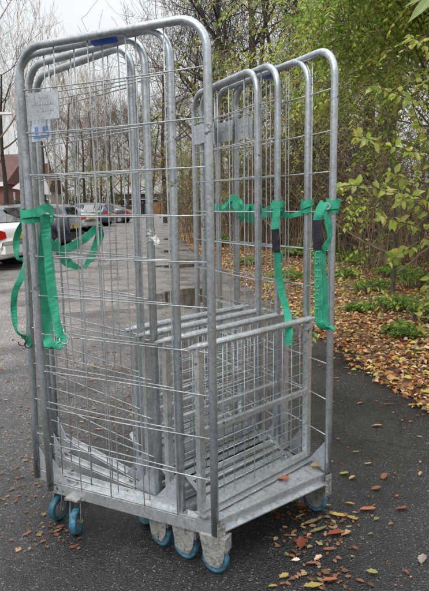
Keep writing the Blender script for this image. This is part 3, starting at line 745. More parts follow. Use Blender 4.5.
# two leaves on the step
for (px, py, w_, cn, lab) in ((283, 479, 11, 'orange', 'orange brown fallen leaf lying in the middle of the metal step'), (318, 466, 13, 'tan', 'tan fallen leaf lying at the right end of the metal step')):
    g = G(px, py, .196); L = w_ * 2.0 / F * 1.1; mb = MB(); mb.col = jit(LC[cn], rl, .1)
    ring = [g + Vector((math.cos(t) * L * .55 * (1 + .12 * math.sin(5 * t)), math.sin(t) * L * .42 * (1 + .1 * math.sin(4 * t)), .002 + .006 * abs(math.sin(t)))) for t in [i * PI / 10 for i in range(20)]]
    mb.add(ring + [g + UPZ * .003], [(i, (i + 1) % 20, 20) for i in range(20)])
    tag(mb.build('fallen_leaf', 'litter', loc=g), lab, 'leaf', 'fallen leaves on the step')

# ------------------------------------------------------------------ trees
def grow(mb, tips, p, d, r, L, lev, r_, spread=.7, kids=(3, 5), grav=0.0, minr=.004, wob=.12, sides=None, up_=.05):
    n = 6 if lev > 2 else 5
    pts = [p]; rs = [r]; dd = d.copy(); q = p
    for i in range(n):
        dd = (dd + Vector((r_.uniform(-wob, wob), r_.uniform(-wob, wob), r_.uniform(-wob, wob) + up_ - grav))).normalized()
        q = q + dd * (L / n); pts.append(q); rs.append(max(minr, r * (1 - .55 * (i + 1) / n)))
    mb.tube(pts, rs, sides or (8 if lev > 3 else 5 if lev > 2 else 3), cap=False)
    if lev <= 1: tips.append((pts[-1], dd)); tips.append((pts[len(pts) // 2], dd)); return
    k = r_.randint(*kids)
    for j in range(k):
        t = r_.uniform(.3, 1) if j else 1.0
        i = min(n - 1, int(t * n)); pp = pts[i].lerp(pts[i + 1], t * n - i) if i < n else pts[-1]
        if t == 1.0: pp = pts[-1]
        a = Vector((r_.uniform(-1, 1), r_.uniform(-1, 1), r_.uniform(-.5, 1))).normalized()
        nd = (dd * (1 - spread * .6) + a * spread).normalized()
        grow(mb, tips, pp, nd, max(minr, rs[min(i + 1, n)] * r_.uniform(.5, .75)), L * r_.uniform(.55, .8), lev - 1, r_, spread, kids, grav, minr, wob, None, up_)
def make_tree(name, seed, H=10, tr=.16, trunkH=3.5, levs=5, limbs=9, spread=.7, kids=(3, 4), lean=(0, 0), bark='bark', tw='twig', leaves=0, lcols=None, lsize=.07, minr=.005, up_=.06, limbL=.38, lmode='tips', wob=.12):
    r_ = random.Random(seed); root = empty(name)
    mb = MB(); pts = [Vector((0, 0, -.1))]; rs = [tr * 1.35]; d = Vector((lean[0], lean[1], 1)).normalized(); q = Vector((0, 0, 0)); n = 9
    for i in range(n):
        pts.append(q); rs.append(tr * (1 - .8 * i / n)); d = (d + Vector((r_.uniform(-.08, .08), r_.uniform(-.08, .08), .03))).normalized(); q = q + d * (H * .85 / n)
    mb.tube(pts, rs, 10, cap=False); mb.build('trunk', bark, root, smooth=True)
    cb = MB(); tips = []; pass
    for i in range(limbs):
        t = trunkH / H + (1 - trunkH / H) * (i + .5) / limbs; f = min(n - .01, 1 + t / .85 * (n - 1) * .98); a = int(f)
        pp = pts[a].lerp(pts[min(a + 1, n)], f - a) if a < n else pts[-1]; rr_ = rs[min(a, n)] * .5
        ang = i * 2.4 + r_.uniform(-.4, .4); nd = Vector((math.cos(ang), math.sin(ang), r_.uniform(.3, 1.0))).normalized()
        grow(cb, tips, pp, nd, max(rr_, minr * 2), H * limbL * (1.15 - .6 * i / limbs), levs - 1, r_, spread, kids, 0, minr, wob, None, up_)
    if lmode == 'sprays':
        lb = MB()
        for _ in range(leaves):
            p, d = r_.choice(tips); p = p + Vector((r_.gauss(0, .1), r_.gauss(0, .1), r_.gauss(0, .08)))
            dd = Vector((d.x + r_.uniform(-.6, .6), d.y + r_.uniform(-.6, .6), r_.uniform(-.5, .5))).normalized(); q = p; pts = [q]
            base = r_.choice(lcols)
            for i in range(6):
                dd = (dd + Vector((0, 0, -.16))).normalized(); q = q + dd * lsize * .9; pts.append(q)
                for s_ in (-1, 1):
                    if r_.random() < .15: continue
                    sd = dd.cross(Vector((0, 0, 1))).normalized() * s_
                    ld = (dd * .6 + sd * .8 + Vector((0, 0, r_.uniform(-.7, .05)))).normalized(); L_ = lsize * r_.uniform(.7, 1.3)
                    wd_ = ld.cross(Vector((r_.uniform(-.5, .5), r_.uniform(-.5, .5), 1))).normalized()
                    lb.leaf2(q, ld, wd_, L_, L_ * .42, jit(base, r_, .25))
            cb2 = pts[::2]
            cb.tube(cb2, [.003] * len(cb2), 3, cap=False)
        lb.build('foliage', 'leaf', root)
    elif leaves:
        lb = MB()
        for _ in range(leaves):
            p, d = r_.choice(tips); o_ = Vector((r_.gauss(0, .22), r_.gauss(0, .22), r_.gauss(0, .16))) * (H / 10)
            dd = Vector((r_.uniform(-1, 1), r_.uniform(-1, 1), r_.uniform(-1, .3))).normalized(); sd = dd.orthogonal().normalized()
            sd = (sd + dd.cross(sd) * r_.uniform(-1, 1)).normalized(); s_ = lsize * r_.uniform(.6, 1.4)
            if math.hypot(p.x, p.y) > H * .2: continue
            lb.leaf2(p + o_, dd, sd, s_, s_ * .5, jit(r_.choice(lcols), r_, .3))
        lb.build('foliage', 'leaf', root)
    cb.build('branches', tw, root)
    return root
GRN = [(.16, .24, .04), (.11, .18, .03), (.22, .30, .05), (.30, .34, .06), (.07, .12, .025)]
YEL = [(.40, .42, .08), (.50, .47, .09), (.30, .35, .06), (.42, .36, .08)]
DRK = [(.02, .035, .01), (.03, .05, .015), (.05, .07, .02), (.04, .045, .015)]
HOME = Vector((0, 0, -500))
protos = dict(
    bare=make_tree('bare_tree', 1, 11, .15, 2.8, 6, 9, .7, (3, 4), bark='bark_dark', minr=.0045, limbL=.25, wob=.22),
    bare2=make_tree('bare_tree', 2, 12, .13, 3.5, 6, 8, .55, (3, 4), bark='bark', tw='twig_tan', minr=.0045, up_=.14, limbL=.25, wob=.2),
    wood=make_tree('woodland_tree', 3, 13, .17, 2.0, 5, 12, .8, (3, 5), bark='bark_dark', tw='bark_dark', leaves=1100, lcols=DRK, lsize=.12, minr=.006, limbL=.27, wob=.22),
    dense=make_tree('dense_twiggy_tree', 4, 12, .16, 2.5, 6, 10, .85, (3, 4), bark='bark_dark', tw='twig', leaves=0, lcols=[(.14, .12, .05), (.10, .07, .04), (.16, .17, .05)], lsize=.09, minr=.006, limbL=.24, wob=.24),
    green=make_tree('green_tree', 5, 8, .09, 1.0, 5, 13, .8, (3, 4), bark='bark', tw='twig', leaves=1500, lcols=GRN, lsize=.11, minr=.004, lmode='sprays', wob=.2, limbL=.3),
    trunks=make_tree('bare_dark_tree', 8, 13, .16, 5, 5, 8, .6, (3, 4), bark='bark_dark', tw='bark_dark', minr=.006, limbL=.24, wob=.22),
    leafy=make_tree('leafy_tree', 15, 6, .06, 2.0, 5, 16, .8, (3, 4), bark='bark', tw='twig', leaves=3500, lcols=[(.26, .38, .05), (.34, .47, .07), (.42, .52, .09), (.16, .25, .04), (.50, .52, .12)], lsize=.085, minr=.003, limbL=.30, lmode='sprays', wob=.2),
    yellow=make_tree('yellowing_tree', 6, 6, .06, .6, 5, 10, .7, (3, 4), bark='bark', tw='twig_tan', leaves=520, lcols=YEL + GRN, lsize=.085, minr=.004, lmode='sprays', wob=.2))
used = set()
def plant(kind, px, Y, label, cat='tree', s=1.0, rz=None, group=None, z=0.0, name=None, X=None):
    src = protos[kind]
    o = src if kind not in used else copy_tree(src)
    used.add(kind)
    x = W(px, 204, Y).x if X is None else X
    o.location = (x, Y, z); o.scale = (s, s, s); o.rotation_euler.z = R.random() * 6.28 if rz is None else rz
    tag(o, label, cat, group); return o
GB, GW = 'bare trees beyond the parked cars', 'trees in the wood beside the road'
plant('bare', 8, 30, 'bare tree at the left edge of the photo beside the brick house', s=.95, group=GB)
plant('bare2', -14, 24, 'bare tree cut off by the left edge, nearest of the bare ones', s=1.0, group=GB)
plant('bare', 44, 44, 'bare forked tree rising behind the metal label plate', s=.95, group=GB)
plant('bare2', 66, 40, 'pale slender bare tree just left of the blue sleeve on the cage rail', s=.95, group=GB)
plant('bare', 84, 50, 'bare tree standing behind the silver parked car', s=1.0, group=GB)
plant('bare2', 98, 46, 'bare tree with ochre twigs behind the dark parked cars', s=.95, group=GB)
plant('bare', 113, 60, 'distant bare tree left of the flat roofed building', s=1.05, group=GB)
plant('bare2', 30, 58, 'distant bare tree between the two brick houses', s=1.05, group=GB)
plant('bare2', 128, 74, 'far bare tree directly behind the flat roofed building', s=1.1, group=GB)
plant('bare', 92, 78, 'far bare tree low on the skyline in the gap of the cars', s=1.1, group=GB)
plant('bare2', 75, 66, 'far pale bare tree on the skyline above the silver car', s=1.1, group=GB)
plant('dense', 165, 42, 'dense brown twiggy tree rising at the end of the road', s=1.15, group=GW)
plant('dense', 200, 27, 'dense brown twiggy tree between the left and right cage walls', s=1.0, group=GW)
for px_, Y_, s_, lb_ in ((58, 62, .9, 'brown twiggy tree behind the pale walled small house'), (80, 70, 1.0, 'brown twiggy tree in the distance behind the silver car'), (100, 66, .9, 'brown twiggy tree in the distance behind the blue car'), (122, 72, 1.05, 'brown twiggy tree left of the black saloon car'), (138, 60, .95, 'brown twiggy tree right behind the black saloon car'), (182, 60, 1.1, 'brown twiggy tree over the verge at the road end')):
    plant('dense', px_, Y_, lb_, s=s_, group=GB)
plant('dense', 150, 56, 'far twiggy tree over the wooden fence', s=1.0, group=GW)
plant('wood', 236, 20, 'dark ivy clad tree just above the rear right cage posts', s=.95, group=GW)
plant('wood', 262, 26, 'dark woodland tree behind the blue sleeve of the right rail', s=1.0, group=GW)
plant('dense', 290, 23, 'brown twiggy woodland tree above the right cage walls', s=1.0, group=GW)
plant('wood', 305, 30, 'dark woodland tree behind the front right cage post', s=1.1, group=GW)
plant('bare', 372, 14, 'bare dark trunked tree leaning among green foliage', s=1.15, group=GW)
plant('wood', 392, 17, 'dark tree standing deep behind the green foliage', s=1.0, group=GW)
plant('dense', 425, 18, 'brown tree at the right edge of the wood', s=1.0, group=GW)
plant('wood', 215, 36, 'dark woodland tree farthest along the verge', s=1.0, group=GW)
plant('leafy', 452, 6.2, 'green leafy tree filling the upper right of the photo', s=.92, group=GW)
plant('leafy', 468, 9.5, 'bright green leafy tree standing behind the nearest green tree', s=.95, rz=2.0, group=GW)
plant('leafy', 520, 4.6, 'green leafy tree overhanging from beyond the right edge', s=.6, rz=4.0, group=GW)
plant('green', 312, 14.5, 'small green tree whose branches show between the right cage posts', s=.5, group=GW)
for px_, Y_, s_, lb_ in ((366, 15, 1.0, 'dark bare trunk left of the bright green foliage'), (384, 16, 1.05, 'second dark bare trunk among the green foliage'), (246, 24, 1.0, 'dark bare trunk behind the rear right posts'), (228, 30, 1.1, 'dark bare trunk above the nested right corner posts'), (272, 19, .95, 'dark bare trunk above the blue sleeve of the right rail'), (306, 24, 1.05, 'dark bare trunk behind the second right post'), (212, 24, .9, 'dark bare trunk just right of the tall left front post'), (190, 33, 1.0, 'dark bare trunk over the verge left of the tall front post'), (330, 33, 1.2, 'distant dark bare trunk in the gap of the wood')):
    plant('trunks', px_, Y_, lb_, s=s_, group=GW)
plant('green', 196, 36, 'small green tree on the verge far down the road', s=.55, group=GW)
plant('yellow', 285, 13, 'yellowing sapling seen through the right wire wall', s=.75, group=GW)
plant('yellow', 262, 15, 'yellowing sapling behind the nested right posts', s=.7, group=GW)
plant('yellow', 325, 12, 'yellowing sapling close behind the front right post', s=.72, group=GW)
plant('yellow', 160, 60, 'yellow green tree over the wooden fence at the road end', s=1.0, group=GW)
for px_, Y_, s_, lb_ in ((70, 60, 1.0, 'yellow leaved sapling behind the dark blue estate car'), (88, 64, .9, 'yellow leaved sapling behind the silver car'), (104, 58, .8, 'yellow leaved sapling behind the blue car'), (140, 70, 1.2, 'yellow leaved sapling left of the wooden fence'), (178, 52, 1.1, 'yellow leaved sapling at the road edge before the fence')):
    plant('yellow', px_, Y_, lb_, s=s_, group='yellow leaved saplings along the far edge')
plant('yellow', 118, 64, 'yellow green tree behind the dark flat roofed building', s=.9, group=GW)
plant('yellow', 395, 6.8, 'yellowing sapling low under the green tree on the right', s=.5, group=GW)
plant('yellow', 206, 24, 'yellow green sapling on the verge between the cages', s=.5, group=GW)

# thicket of thin stems
def thicket(px, Y, w, h, n_, seed, label, leafn=250, tw='twig_tan'):
    r_ = random.Random(seed); c_ = W(px, 204, Y); c_.z = 0; root = empty('bramble_thicket', c_); tag(root, label, 'bush', 'bramble thickets in the wood')
    mb = MB(); lb = MB()
    for _ in range(n_):
        b0 = c_ + Vector((r_.uniform(-w, w), r_.uniform(-w * .6, w * .6), 0)); b0.z = 0
        d = Vector((r_.uniform(-.35, .35), r_.uniform(-.35, .35), 1)); hh = h * r_.uniform(.5, 1.1); pts = [b0]; q = b0
        bend = Vector((r_.uniform(-.25, .25), r_.uniform(-.2, .2), -.10))
        for i in range(6): q = q + d.normalized() * hh / 6; d = d + bend + Vector((r_.uniform(-.12, .12), r_.uniform(-.12, .12), 0)); pts.append(q)
        mb.tube(pts, [.009 * (1 - .12 * i) for i in range(7)], 3, cap=False)
        for _k in range(3):
            i = r_.randint(2, 5); e = pts[i] + Vector((r_.uniform(-.5, .5), r_.uniform(-.5, .5), r_.uniform(0, .5))); mb.tube([pts[i], (pts[i] + e) / 2 + Vector((0, 0, .05)), e], [.005, .004, .003], 3, cap=False)
            for _j in range(max(1, leafn // n_)):
                p = pts[i].lerp(e, r_.random()); dd = rdir(r_, 1.5).normalized(); s_ = r_.uniform(.05, .10)
                lb.leaf2(p + Vector((r_.gauss(0, .06), r_.gauss(0, .06), r_.gauss(0, .06))), dd, dd.orthogonal().normalized(), s_, s_ * .55, jit(r_.choice(GRN[:4] + YEL + YEL + TAN[:3]), r_, .3))
    mb.build('stems', tw, root); lb.build('foliage', 'leaf', root)
TH = [(222, 19, 1.6, 3.6, 110, 'bramble thicket at the verge between the cages'), (250, 17, 1.6, 3.8, 130, 'bramble thicket behind the rear right posts'), (283, 15.5, 1.5, 3.8, 140, 'bramble thicket seen through the right wire walls'),
      (318, 14.5, 1.5, 4.0, 150, 'brown bramble thicket behind the front right post'), (352, 13.5, 1.5, 4.0, 150, 'brown bramble thicket right of the front right post'), (392, 11.5, 1.5, 3.4, 130, 'bramble thicket under the green tree'),
      (425, 9.5, 1.2, 2.6, 110, 'bramble thicket at the right edge of the photo'), (208, 26, 1.6, 3.4, 90, 'far bramble thicket along the road edge'), (300, 20, 2.5, 5.0, 120, 'tall tangled thicket deep behind the right cage wall'), (345, 20, 2.5, 5.0, 120, 'tall tangled thicket deep in the gap of the wood'), (250, 24, 2.5, 4.8, 100, 'tall tangled thicket deep behind the rear right posts')]
for i, (px, Y, w_, h_, n_, lab) in enumerate(TH): thicket(px, Y, w_, h_, int(n_ * 1.6), 40 + i, lab, 190, 'twig' if i % 2 else 'twig_tan')

# low leafy undergrowth clumps
def clump(p, w, h, n_, seed, label, cols, ls=.05, name='undergrowth_plant'):
    r_ = random.Random(seed); mb = MB(); root = empty(name, p); tag(root, label, 'plant', 'low plants on the leafy verge'); lb = MB()
    for _ in range(n_):
        a = r_.random() * 6.28; rad = w * math.sqrt(r_.random()); b0 = p + Vector((math.cos(a) * rad * .6, math.sin(a) * rad * .6, 0)); e = p + Vector((math.cos(a) * rad, math.sin(a) * rad, h * r_.uniform(.3, 1) * (1 - .5 * (rad / w) ** 2)))
        mid = (b0 + e) / 2 + Vector((0, 0, h * .15)); mb.tube([b0, mid, e], [.003, .0025, .0015], 3, cap=False)
        for _j in range(7):
            q = mid.lerp(e, r_.uniform(-.3, 1.1)); dd = (Vector((r_.uniform(-1, 1), r_.uniform(-1, 1), r_.uniform(-.2, .7)))).normalized(); s_ = ls * r_.uniform(.6, 1.4)
            lb.leaf(q, dd, rnrm(r_, .8), s_, s_ * .5, jit(r_.choice(cols), r_, .3), .2, .15)
    mb.build('stems', 'twig', root); lb.build('foliage', 'leaf', root)
r9 = random.Random(9)
GU = [(.18, .32, .06), (.24, .38, .08), (.12, .22, .05), (.32, .40, .10)]
CL = [(372, 300, .42, .30, 'bushy green plant among the leaves, largest one on the verge'), (350, 270, .5, .3, 'green plant on the verge just right of the front right post'), (395, 285, .5, .32, 'green plant between the largest verge plant and the right edge'), (340, 250, .6, .35, 'low green plant near the far thicket'), (385, 262, .6, .4, 'green plant under the yellow leaved shrub'), (415, 300, .4, .5, 'tall green plant at the right edge of the verge'), (425, 330, .3, .4, 'green plant close to the right edge above the asphalt'), (300, 262, .6, .3, 'low green plant seen through the right wire wall'), (270, 250, .7, .35, 'low green plant behind the nested right posts'), (240, 245, .8, .5, 'green plant behind the rear right posts'), (205, 232, .9, .9, 'green bush at the road edge between the cages'), (195, 222, 1.4, 1.4, 'green bush farther along the road edge'), (215, 250, .6, .6, 'low green bush at the road edge nearest the cages'), (358, 318, .22, .16, 'small green sprout in the leaf litter by the asphalt'), (403, 345, .25, .22, 'small green sprout low at the right'), (365, 275, .55, .35, 'bright green plant in the middle of the verge'), (345, 285, .35, .25, 'bright green plant just right of the printed strap'), (330, 262, .5, .3, 'bright green plant between the two right posts'), (392, 318, .35, .28, 'bright green plant below the pale leaved shrub'), (285, 285, .45, .25, 'low green plant above the half gate rails'), (250, 268, .5, .3, 'low green plant seen above the inner gate rails')]
for i, (px, py, w_, h_, lab) in enumerate(CL):
    g = G(px, py); clump(Vector((g.x, g.y, vz(g.x, g.y))), w_ * (.72 if py > 240 else 1), h_ * (.72 if py > 240 else 1), int(60 + 50 * w_), 60 + i, lab, GU if py > 240 else GRN + YEL, .045 if g.y < 12 else .08)
# foreground shrub with large pale yellow green leaves
def shrub_fg():
    root = empty('hazel_shrub', W(440, 400, 3.6)); tag(root, 'shrub with large pale yellow green leaves reaching in from the right edge', 'shrub')
    r_ = random.Random(21); mb = MB(); lb = MB(); base = Vector((root.location.x + .35, root.location.y + .1, .05))
    tw = [[(470, 250, 3.4), (420, 205, 3.2), (385, 190, 3.1), (352, 185, 3.05), (338, 188, 3.0)], [(470, 240, 3.4), (430, 165, 3.2), (400, 148, 3.1), (372, 140, 3.05), (356, 137, 3.0)],
          [(470, 260, 3.4), (425, 230, 3.3), (400, 222, 3.2), (380, 215, 3.1)], [(470, 240, 3.5), (436, 190, 3.3), (410, 180, 3.2), (390, 172, 3.2)], [(480, 180, 3.6), (430, 110, 3.4), (400, 95, 3.3), (375, 88, 3.3)],
          [(480, 150, 3.3), (435, 60, 3.1), (410, 35, 3.0)], [(470, 280, 3.6), (440, 262, 3.5), (425, 300, 3.4), (420, 330, 3.4)], [(470, 260, 3.6), (430, 245, 3.4), (405, 250, 3.35), (388, 262, 3.3)], [(480, 220, 3.4), (436, 150, 3.3), (418, 120, 3.25), (412, 100, 3.2)], [(480, 220, 3.2), (440, 205, 3.1), (415, 196, 3.05), (402, 200, 3.0)]]
    for t in tw:
        p = px_path(t); mb.tube([base.lerp(p[0], .0), base.lerp(p[0], .5) + Vector((.15, 0, .1))] + p, [.012, .010] + [.006 - .0045 * i / len(p) for i in range(len(p))], 5, cap=False)
        for i, q in enumerate(p):
            if i < 4: continue
            for _k in range(r_.randint(1, 4)):
                d = Vector((r_.uniform(-1, .4), r_.uniform(-.6, .6), r_.uniform(-.8, .5))).normalized(); s_ = r_.uniform(.030, .072)
                lb.leaf(q, d, Vector((r_.uniform(-.4, .4), -.7, r_.uniform(.2, .9))), s_, s_ * r_.uniform(.38, .5), jit(r_.choice([(.42, .46, .12), (.36, .42, .08), (.50, .50, .18), (.28, .38, .07), (.45, .42, .08)]), r_, .2), r_.uniform(-.1, .4), .12)
    mb.build('stems', 'twig', root, loc=None); lb.build('foliage', 'leaf', root)
shrub_fg()
def branch_fg():
    root = empty('overhanging_branch', W(445, -10, 1.2)); tag(root, 'leafy branch tip hanging close to the camera at the top right corner', 'branch')
    mb = MB(); lb = MB(); p = px_path([(470, -30, 1.3), (440, -6, 1.2), (428, 0, 1.18)]); mb.tube(p, .0022, 5)
    for a, b_, w_ in (((436, -8, 1.2), (409, 21, 1.14), .013), ((440, -10, 1.25), (404, 6, 1.22), .007)):
        A, B = W(*a), W(*b_); lb.leaf(A, B - A, Vector((.2, -1, .5)), (B - A).length, w_ * 1.6, (.30, .38, .14), .1, .1)
    mb.build('twig', 'twig', root); lb.build('foliage', 'leaf', root)
branch_fg()

# ------------------------------------------------------------------ cars
def loft_car(name, paintm, kind, loc, rz, label, plate=True, front=False, L=4.3, H=1.45, Wd=1.74):
    """car along local +x (nose), rear at x=0"""
    root = empty(name, loc, rz)
    tag(root, label, 'car', 'cars parked along the left side')
    if kind == 'hatch':
        st = [(0, .38, .55, .62), (.03, .30, .80, .92), (.10, .26, .93, 1.10), (.35, .22, .96, 1.36), (.8, .2, .97, 1.43), (1.6, .2, .96, 1.45), (2.3, .2, .95, 1.40), (3.0, .2, .93, 1.0), (3.6, .2, .86, .88), (4.0, .22, .76, .78), (4.22, .28, .6, .62), (4.3, .36, .5, .52)]
    elif kind == 'estate':
        st = [(0, .40, .60, .66), (.03, .32, .90, .98), (.08, .28, .98, 1.18), (.20, .24, .99, 1.38), (.5, .2, .99, 1.44), (1.6, .2, .98, 1.46), (2.5, .2, .96, 1.40), (3.15, .2, .94, .99), (3.8, .2, .88, .90), (4.2, .22, .78, .80), (4.4, .28, .62, .64), (4.48, .36, .5, .52)]
    elif kind == 'fastback':
        st = [(0, .38, .56, .62), (.05, .28, .80, .86), (.25, .22, .93, 1.0), (.65, .2, .95, 1.16), (1.15, .2, .96, 1.36), (1.8, .2, .95, 1.42), (2.4, .2, .94, 1.37), (3.1, .2, .92, .98), (3.7, .2, .84, .86), (4.1, .22, .72, .74), (4.3, .3, .5, .52)]
    else:
        st = [(0, .38, .60, .64), (.05, .28, .86, .90), (.5, .22, .93, .97), (1.0, .2, .93, 1.25), (1.5, .2, .93, 1.41), (2.3, .2, .93, 1.40), (3.1, .2, .92, .96), (3.8, .2, .86, .88), (4.2, .22, .72, .74), (4.4, .3, .55, .57)]
    kx = L / st[-1][0]; kz = H / 1.45; hw = Wd / 2
    def ring(s_, off=0):
        x, zb, zs, zr = s_; x *= kx; zb *= kz; zs *= kz; zr *= kz
        tpr = min(1, max(0, (zr - zs) / .45)); wr = hw * (.97 - .22 * tpr); e = .90 if x < .2 or x > L - .3 else 1
        return [(x, hw * .9 * e, zb), (x, hw * e, zb + .15), (x, hw * e, (zb + zs) / 2), (x, hw * .97 * e, zs), (x, (hw * .96 * e) * (1 - tpr) + wr * tpr * e + .0, zs + (zr - zs) * .55), (x, wr * e * .95, zs + (zr - zs) * .9), (x, wr * .7, zr + .005)]
    def sect(s_):
        h = ring(s_); return [Vector((a, b_, c_)) for a, b_, c_ in h] + [Vector((a, -b_, c_)) for a, b_, c_ in reversed(h)]
    mb = MB(); ss = []
    for a, b_ in zip(st, st[1:]):
        m_ = 3
        for q in range(m_): ss.append(tuple(a[i] + (b_[i] - a[i]) * q / m_ for i in range(4)))
    ss.append(st[-1]); n = 14; vs = [v_ for s_ in ss for v_ in sect(s_)]
    fs = [(i * n + k, i * n + (k + 1) % n, (i + 1) * n + (k + 1) % n, (i + 1) * n + k) for i in range(len(ss) - 1) for k in range(n)]
    fs += [tuple(range(n)), tuple(((len(ss) - 1) * n + k) for k in reversed(range(n)))]
    mb.add(vs, fs); body = part(mb, 'body', paintm, root, True)
    # side windows, on the upper band of the loft, pushed out a touch
    def interp(x):
        for a, b_ in zip(st, st[1:]):
            if a[0] <= x <= b_[0]: t = (x - a[0]) / (b_[0] - a[0]); return tuple(a[i] + (b_[i] - a[i]) * t for i in range(4))
        return st[-1]
    roofs = [s_ for s_ in st if s_[3] > 1.3]; x0, x1 = roofs[0][0], roofs[-1][0]
    pan = [(x0 + .02, x0 + .62), (x0 + .70, x0 + 1.35), (x0 + 1.42, x1 + .45)]
    if kind == 'estate': pan = [(.28, 1.05), (1.13, 1.85), (1.93, 2.85)]
    if kind == 'hatch': pan = [(.42, .85), (.93, 1.6), (1.68, 2.6)]
    if kind == 'saloon': pan = [(1.05, 1.35), (1.42, 2.0), (2.08, 2.75)]
    for s_ in (-1, 1):
        for a, b_ in pan:
            g = MB(); K = 14; vs = []
            for i in range(K + 1):
                x = a + (b_ - a) * i / K; r_ = ring(interp(x)); lo, hi = Vector(r_[3]), Vector(r_[5])
                p1 = lo.lerp(hi, .08); p2 = lo.lerp(hi, .86)
                for p in (p1, p2): vs.append(Vector((p.x, (p.y + .022) * s_, p.z)))
            g.add(vs, [(2 * i, 2 * i + 2, 2 * i + 3, 2 * i + 1) for i in range(K)]); part(g, 'window', 'car_glass', root)
    if kind == 'fastback': pass
    # windscreens
    def screen(xa, xb, off):
        g = MB(); vs = []
        for i in range(5):
            x = xa + (xb - xa) * i / 4; r_ = ring(interp(x)); w_ = r_[6][1] * 1.08
            for y in (-w_, 0, w_): vs.append(Vector((x * 1.0 + off, y, r_[6][2] + .012 - (.0 if y == 0 else .03))))
        g.add(vs, [(3 * i + j, 3 * i + j + 1, 3 * i + j + 4, 3 * i + j + 3) for i in range(4) for j in (0, 1)]); return g
    part(screen(x1 + .12, st[-5][0] - .05 if kind != 'saloon' else 3.0, .01), 'windscreen', 'car_glass', root)
    # rear window slab
    g = MB(); a, b_ = (st[1], st[3]) if kind != 'saloon' else (st[2], st[4])
    w_ = hw * .72; za, zb_ = ((1.02, 1.34) if kind != 'saloon' else (1.0, 1.38)); xa = {'hatch': .06, 'estate': .035, 'saloon': .55, 'fastback': .27}[kind]; xb = {'hatch': .30, 'estate': .15, 'saloon': 1.35, 'fastback': 1.08}[kind]
    g.add([Vector((xa - .03, -w_, za * kz)), Vector((xa - .03, w_, za * kz)), Vector((xb - .03, w_ * .88, zb_ * kz)), Vector((xb - .03, -w_ * .88, zb_ * kz))], [(0, 1, 2, 3)]); part(g, 'rear_window', 'car_glass', root)
    for s_ in (-1, 1):
        g = MB(); est = kind == 'estate'
        if est: g.prism([Vector((.0, s_ * (hw + .01), .80 * kz)), Vector((-.01, s_ * (hw - .17), .80 * kz)), Vector((.05, s_ * (hw - .22), 1.26 * kz)), Vector((.06, s_ * (hw - .055), 1.26 * kz))], (.30, 0, 0))
        else: g.prism([Vector((.0, s_ * (hw - .06), .66 * kz)), Vector((-.01, s_ * (hw - .28), .70 * kz)), Vector((.0, s_ * (hw - .26), .82 * kz)), Vector((.0, s_ * (hw - .04), .88 * kz))], (.22, s_ * .05, 0)); part(g, 'tail_light', 'tail_light', root)
        g = MB(); g.box((L - .16, s_ * (hw - .28), .62 * kz), (.2, .3, .12)); part(g, 'headlight', 'clear_light', root)
        g = MB(); g.box((3.0 * kx - .25, s_ * (hw + .07), .98 * kz), (.10, .16, .11)); part(g, 'wing_mirror', paintm, root)
    g = MB(); g.box((.02, 0, .42), (.16, Wd * .86, .16)); part(g, 'bumper', 'black_rubber' if kind == 'estate' else paintm, root)
    g = MB(); g.box((.0, 0, .72 * kz), (.09, .5, .11)); part(g, 'number_plate', 'plate_yellow', root)
    for x in (.75 * kx, 3.5 * kx):
        for s_ in (-1, 1):
            c_ = Vector((x, s_ * (hw - .09), .31)); g = MB(); ax = Vector((0, 1, 0))
            g.lathe(c_, ax, [(-.1, .2), (-.1, .29), (-.07, .31), (.07, .31), (.1, .29), (.1, .2), (.06, .19), (-.06, .19)], 24); w_o = part(g, 'wheel', 'black_rubber', root, True)
            g = MB(); g.lathe(c_ + ax * (s_ * .06), ax, [(-.02, .01), (-.02, .2), (.02, .205), (.03, .06), (.035, .01)], 18); o = part(g, 'rim', 'rim_metal', w_o)
            g = MB(); g.lathe(c_ + ax * (-s_ * .0), ax, [(-.11, .30), (-.11, .36), (.105, .365), (.105, .30)], 24); part(g, 'wheel_arch', 'black_rubber', root)
    return root
def part(mb, name, m_, parent, smooth=False):
    o = mb.build(name, m_, None, smooth); o.parent = parent; return o
def carpos(px, py): g = G(px, py); return g
# rear centre at loc, nose away to the left (rz ~ 180 deg means nose to -x)
def place(kind, p, Y, rear_px, label, deg, **k):
    x = W(rear_px, 204, Y).x
    return loft_car('parked_car', 'paint_' + p, kind, (x, Y, 0), math.radians(deg), label, **k)
place('fastback', 'white', 11.9, 20, 'white car cut off by the left edge, nearest of the parked cars', 168, H=1.36, L=4.2)
place('hatch', 'black', 14.4, 24, 'black hatchback parked beside the white car at the left edge', 174, H=1.36)
place('estate', 'navy', 17.4, 75, 'dark blue estate car with tall red tail lights behind the green straps', 179, H=1.34)
place('saloon', 'silver', 29, 91, 'silver white car parked beyond the dark blue estate car', 165, H=1.42)
place('estate', 'grey', 24, 10, 'grey car parked deep behind the black hatchback', 165, H=1.4)
place('hatch', 'blue', 37, 112, 'blue car parked between the silver car and the black saloon', 168, H=1.5)
place('saloon', 'black', 44, 131, 'black saloon parked farthest down the road', 172, H=1.5)
place('hatch', 'silver', 50, 106, 'distant pale hatchback half hidden behind the blue car', 170, H=1.4)

